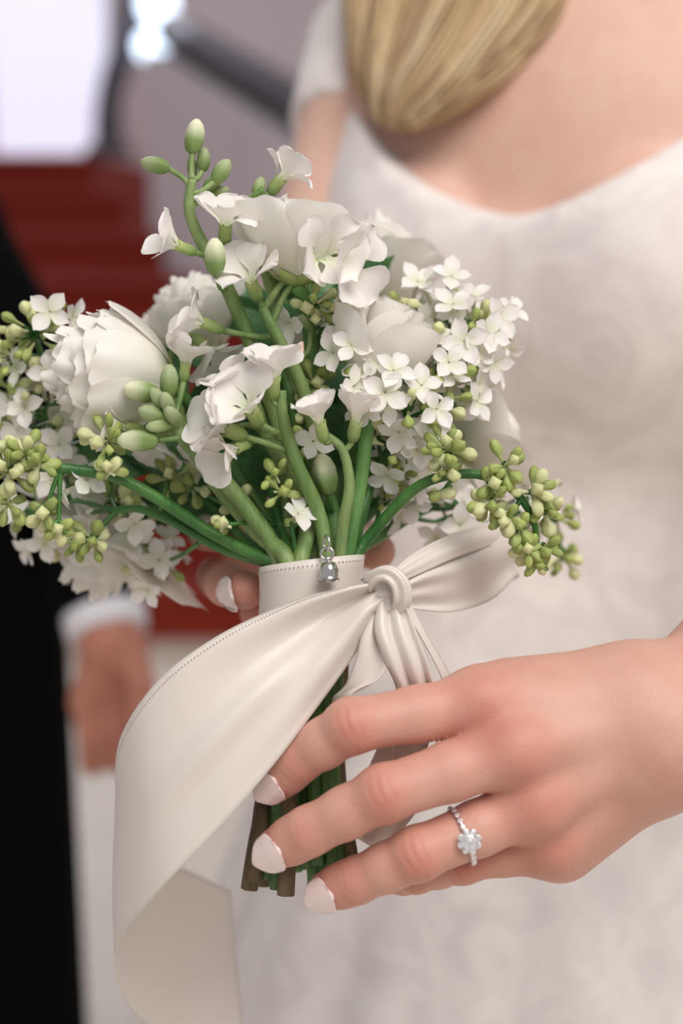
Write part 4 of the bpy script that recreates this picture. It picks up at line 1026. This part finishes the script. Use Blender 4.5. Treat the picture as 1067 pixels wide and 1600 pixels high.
for z, r in prof:
    for k in range(seg):
        a = 6.28318*k/seg; lob = max(0, math.cos(a*5))*(1 if z > .006 else 0); rr = r*(1+.05*abs(math.cos(a*2.5)))
        vv.append(Vector(bo)+RT*(rr*math.cos(a)+.0001)+FW*(rr*math.sin(a))+DN*(z+.0007*lob*(1 if z > .0065 else 0)))
obj('bell', vv, grid_faces(len(prof), seg, True), M['silver'], ch)
v, f = sphere(at(514, 904, .4855), .0016, 6, 8); obj('crystal', v, f, M['gem'], ch, False)

# ------------------------------------------------------------------ ring on her finger
Pm, Pp = ap(*FK['ring'][0][0]), ap(*FK['ring'][0][1]); tq = .635; rc = Pm*(1-tq)+Pp*tq; rd = (Pp-Pm)/np.linalg.norm(Pp-Pm)
rg_ = empty('engagement_ring', tuple(rc), 'diamond cluster ring with a pave band on the ring finger', 'ring')
RR = .01045
v, f = torus(rc, rd, RR, .0009, 60, 10); obj('band', v, f, M['platinum'], rg_)
upn = np.array(cdir(-.10, .02, -1)); upn = upn-rd*(upn@rd); upn /= np.linalg.norm(upn); sdn = np.cross(rd, upn)
def brilliant(c, n, r, name, mat):
    n = Vector(n).normalized(); q = frame(n); v = []; prof = [(.0, .62, .34), (1, 1.0, .02), (0, 1.0, -.05), (0, .02, -.62)]
    for k_, (tw, rr, z) in enumerate(prof):
        for k in range(8):
            a = (k+(.5 if tw else 0))*math.pi/4; v.append(Vector(c)+(q @ Vector((rr*r*math.cos(a), rr*r*math.sin(a), z*r))))
    f = [tuple(range(8))]+grid_faces(4, 8, True); return obj(name, v, f, mat, rg_, False)
gc = rc+upn*(RR+.0022); brilliant(gc, upn, .0026, 'centre_stone', M['gem'])
for k in range(8):
    a = k*math.pi/4; p = gc+rd*math.cos(a)*.0034+sdn*math.sin(a)*.0034-upn*.0003; brilliant(p, upn, .00125, 'halo_stone', M['gem'])
    v, f = sphere(gc+rd*math.cos(a+.39)*.0030+sdn*math.sin(a+.39)*.0030+upn*.0004, .00042, 6, 8); obj('prong', v, f, M['platinum'], rg_)
v, f = tube([tuple(rc+upn*(RR+.0002)), tuple(rc+upn*(RR+.0019))], [.0016, .0042], 16); obj('setting', v, f, M['platinum'], rg_)
for k in range(-5, 6):
    if abs(k) < 2: continue
    a = k*.235; n = upn*math.cos(a)+sdn*math.sin(a); brilliant(rc+n*(RR+.0008), n, .00105, 'pave_stone', M['gem'])
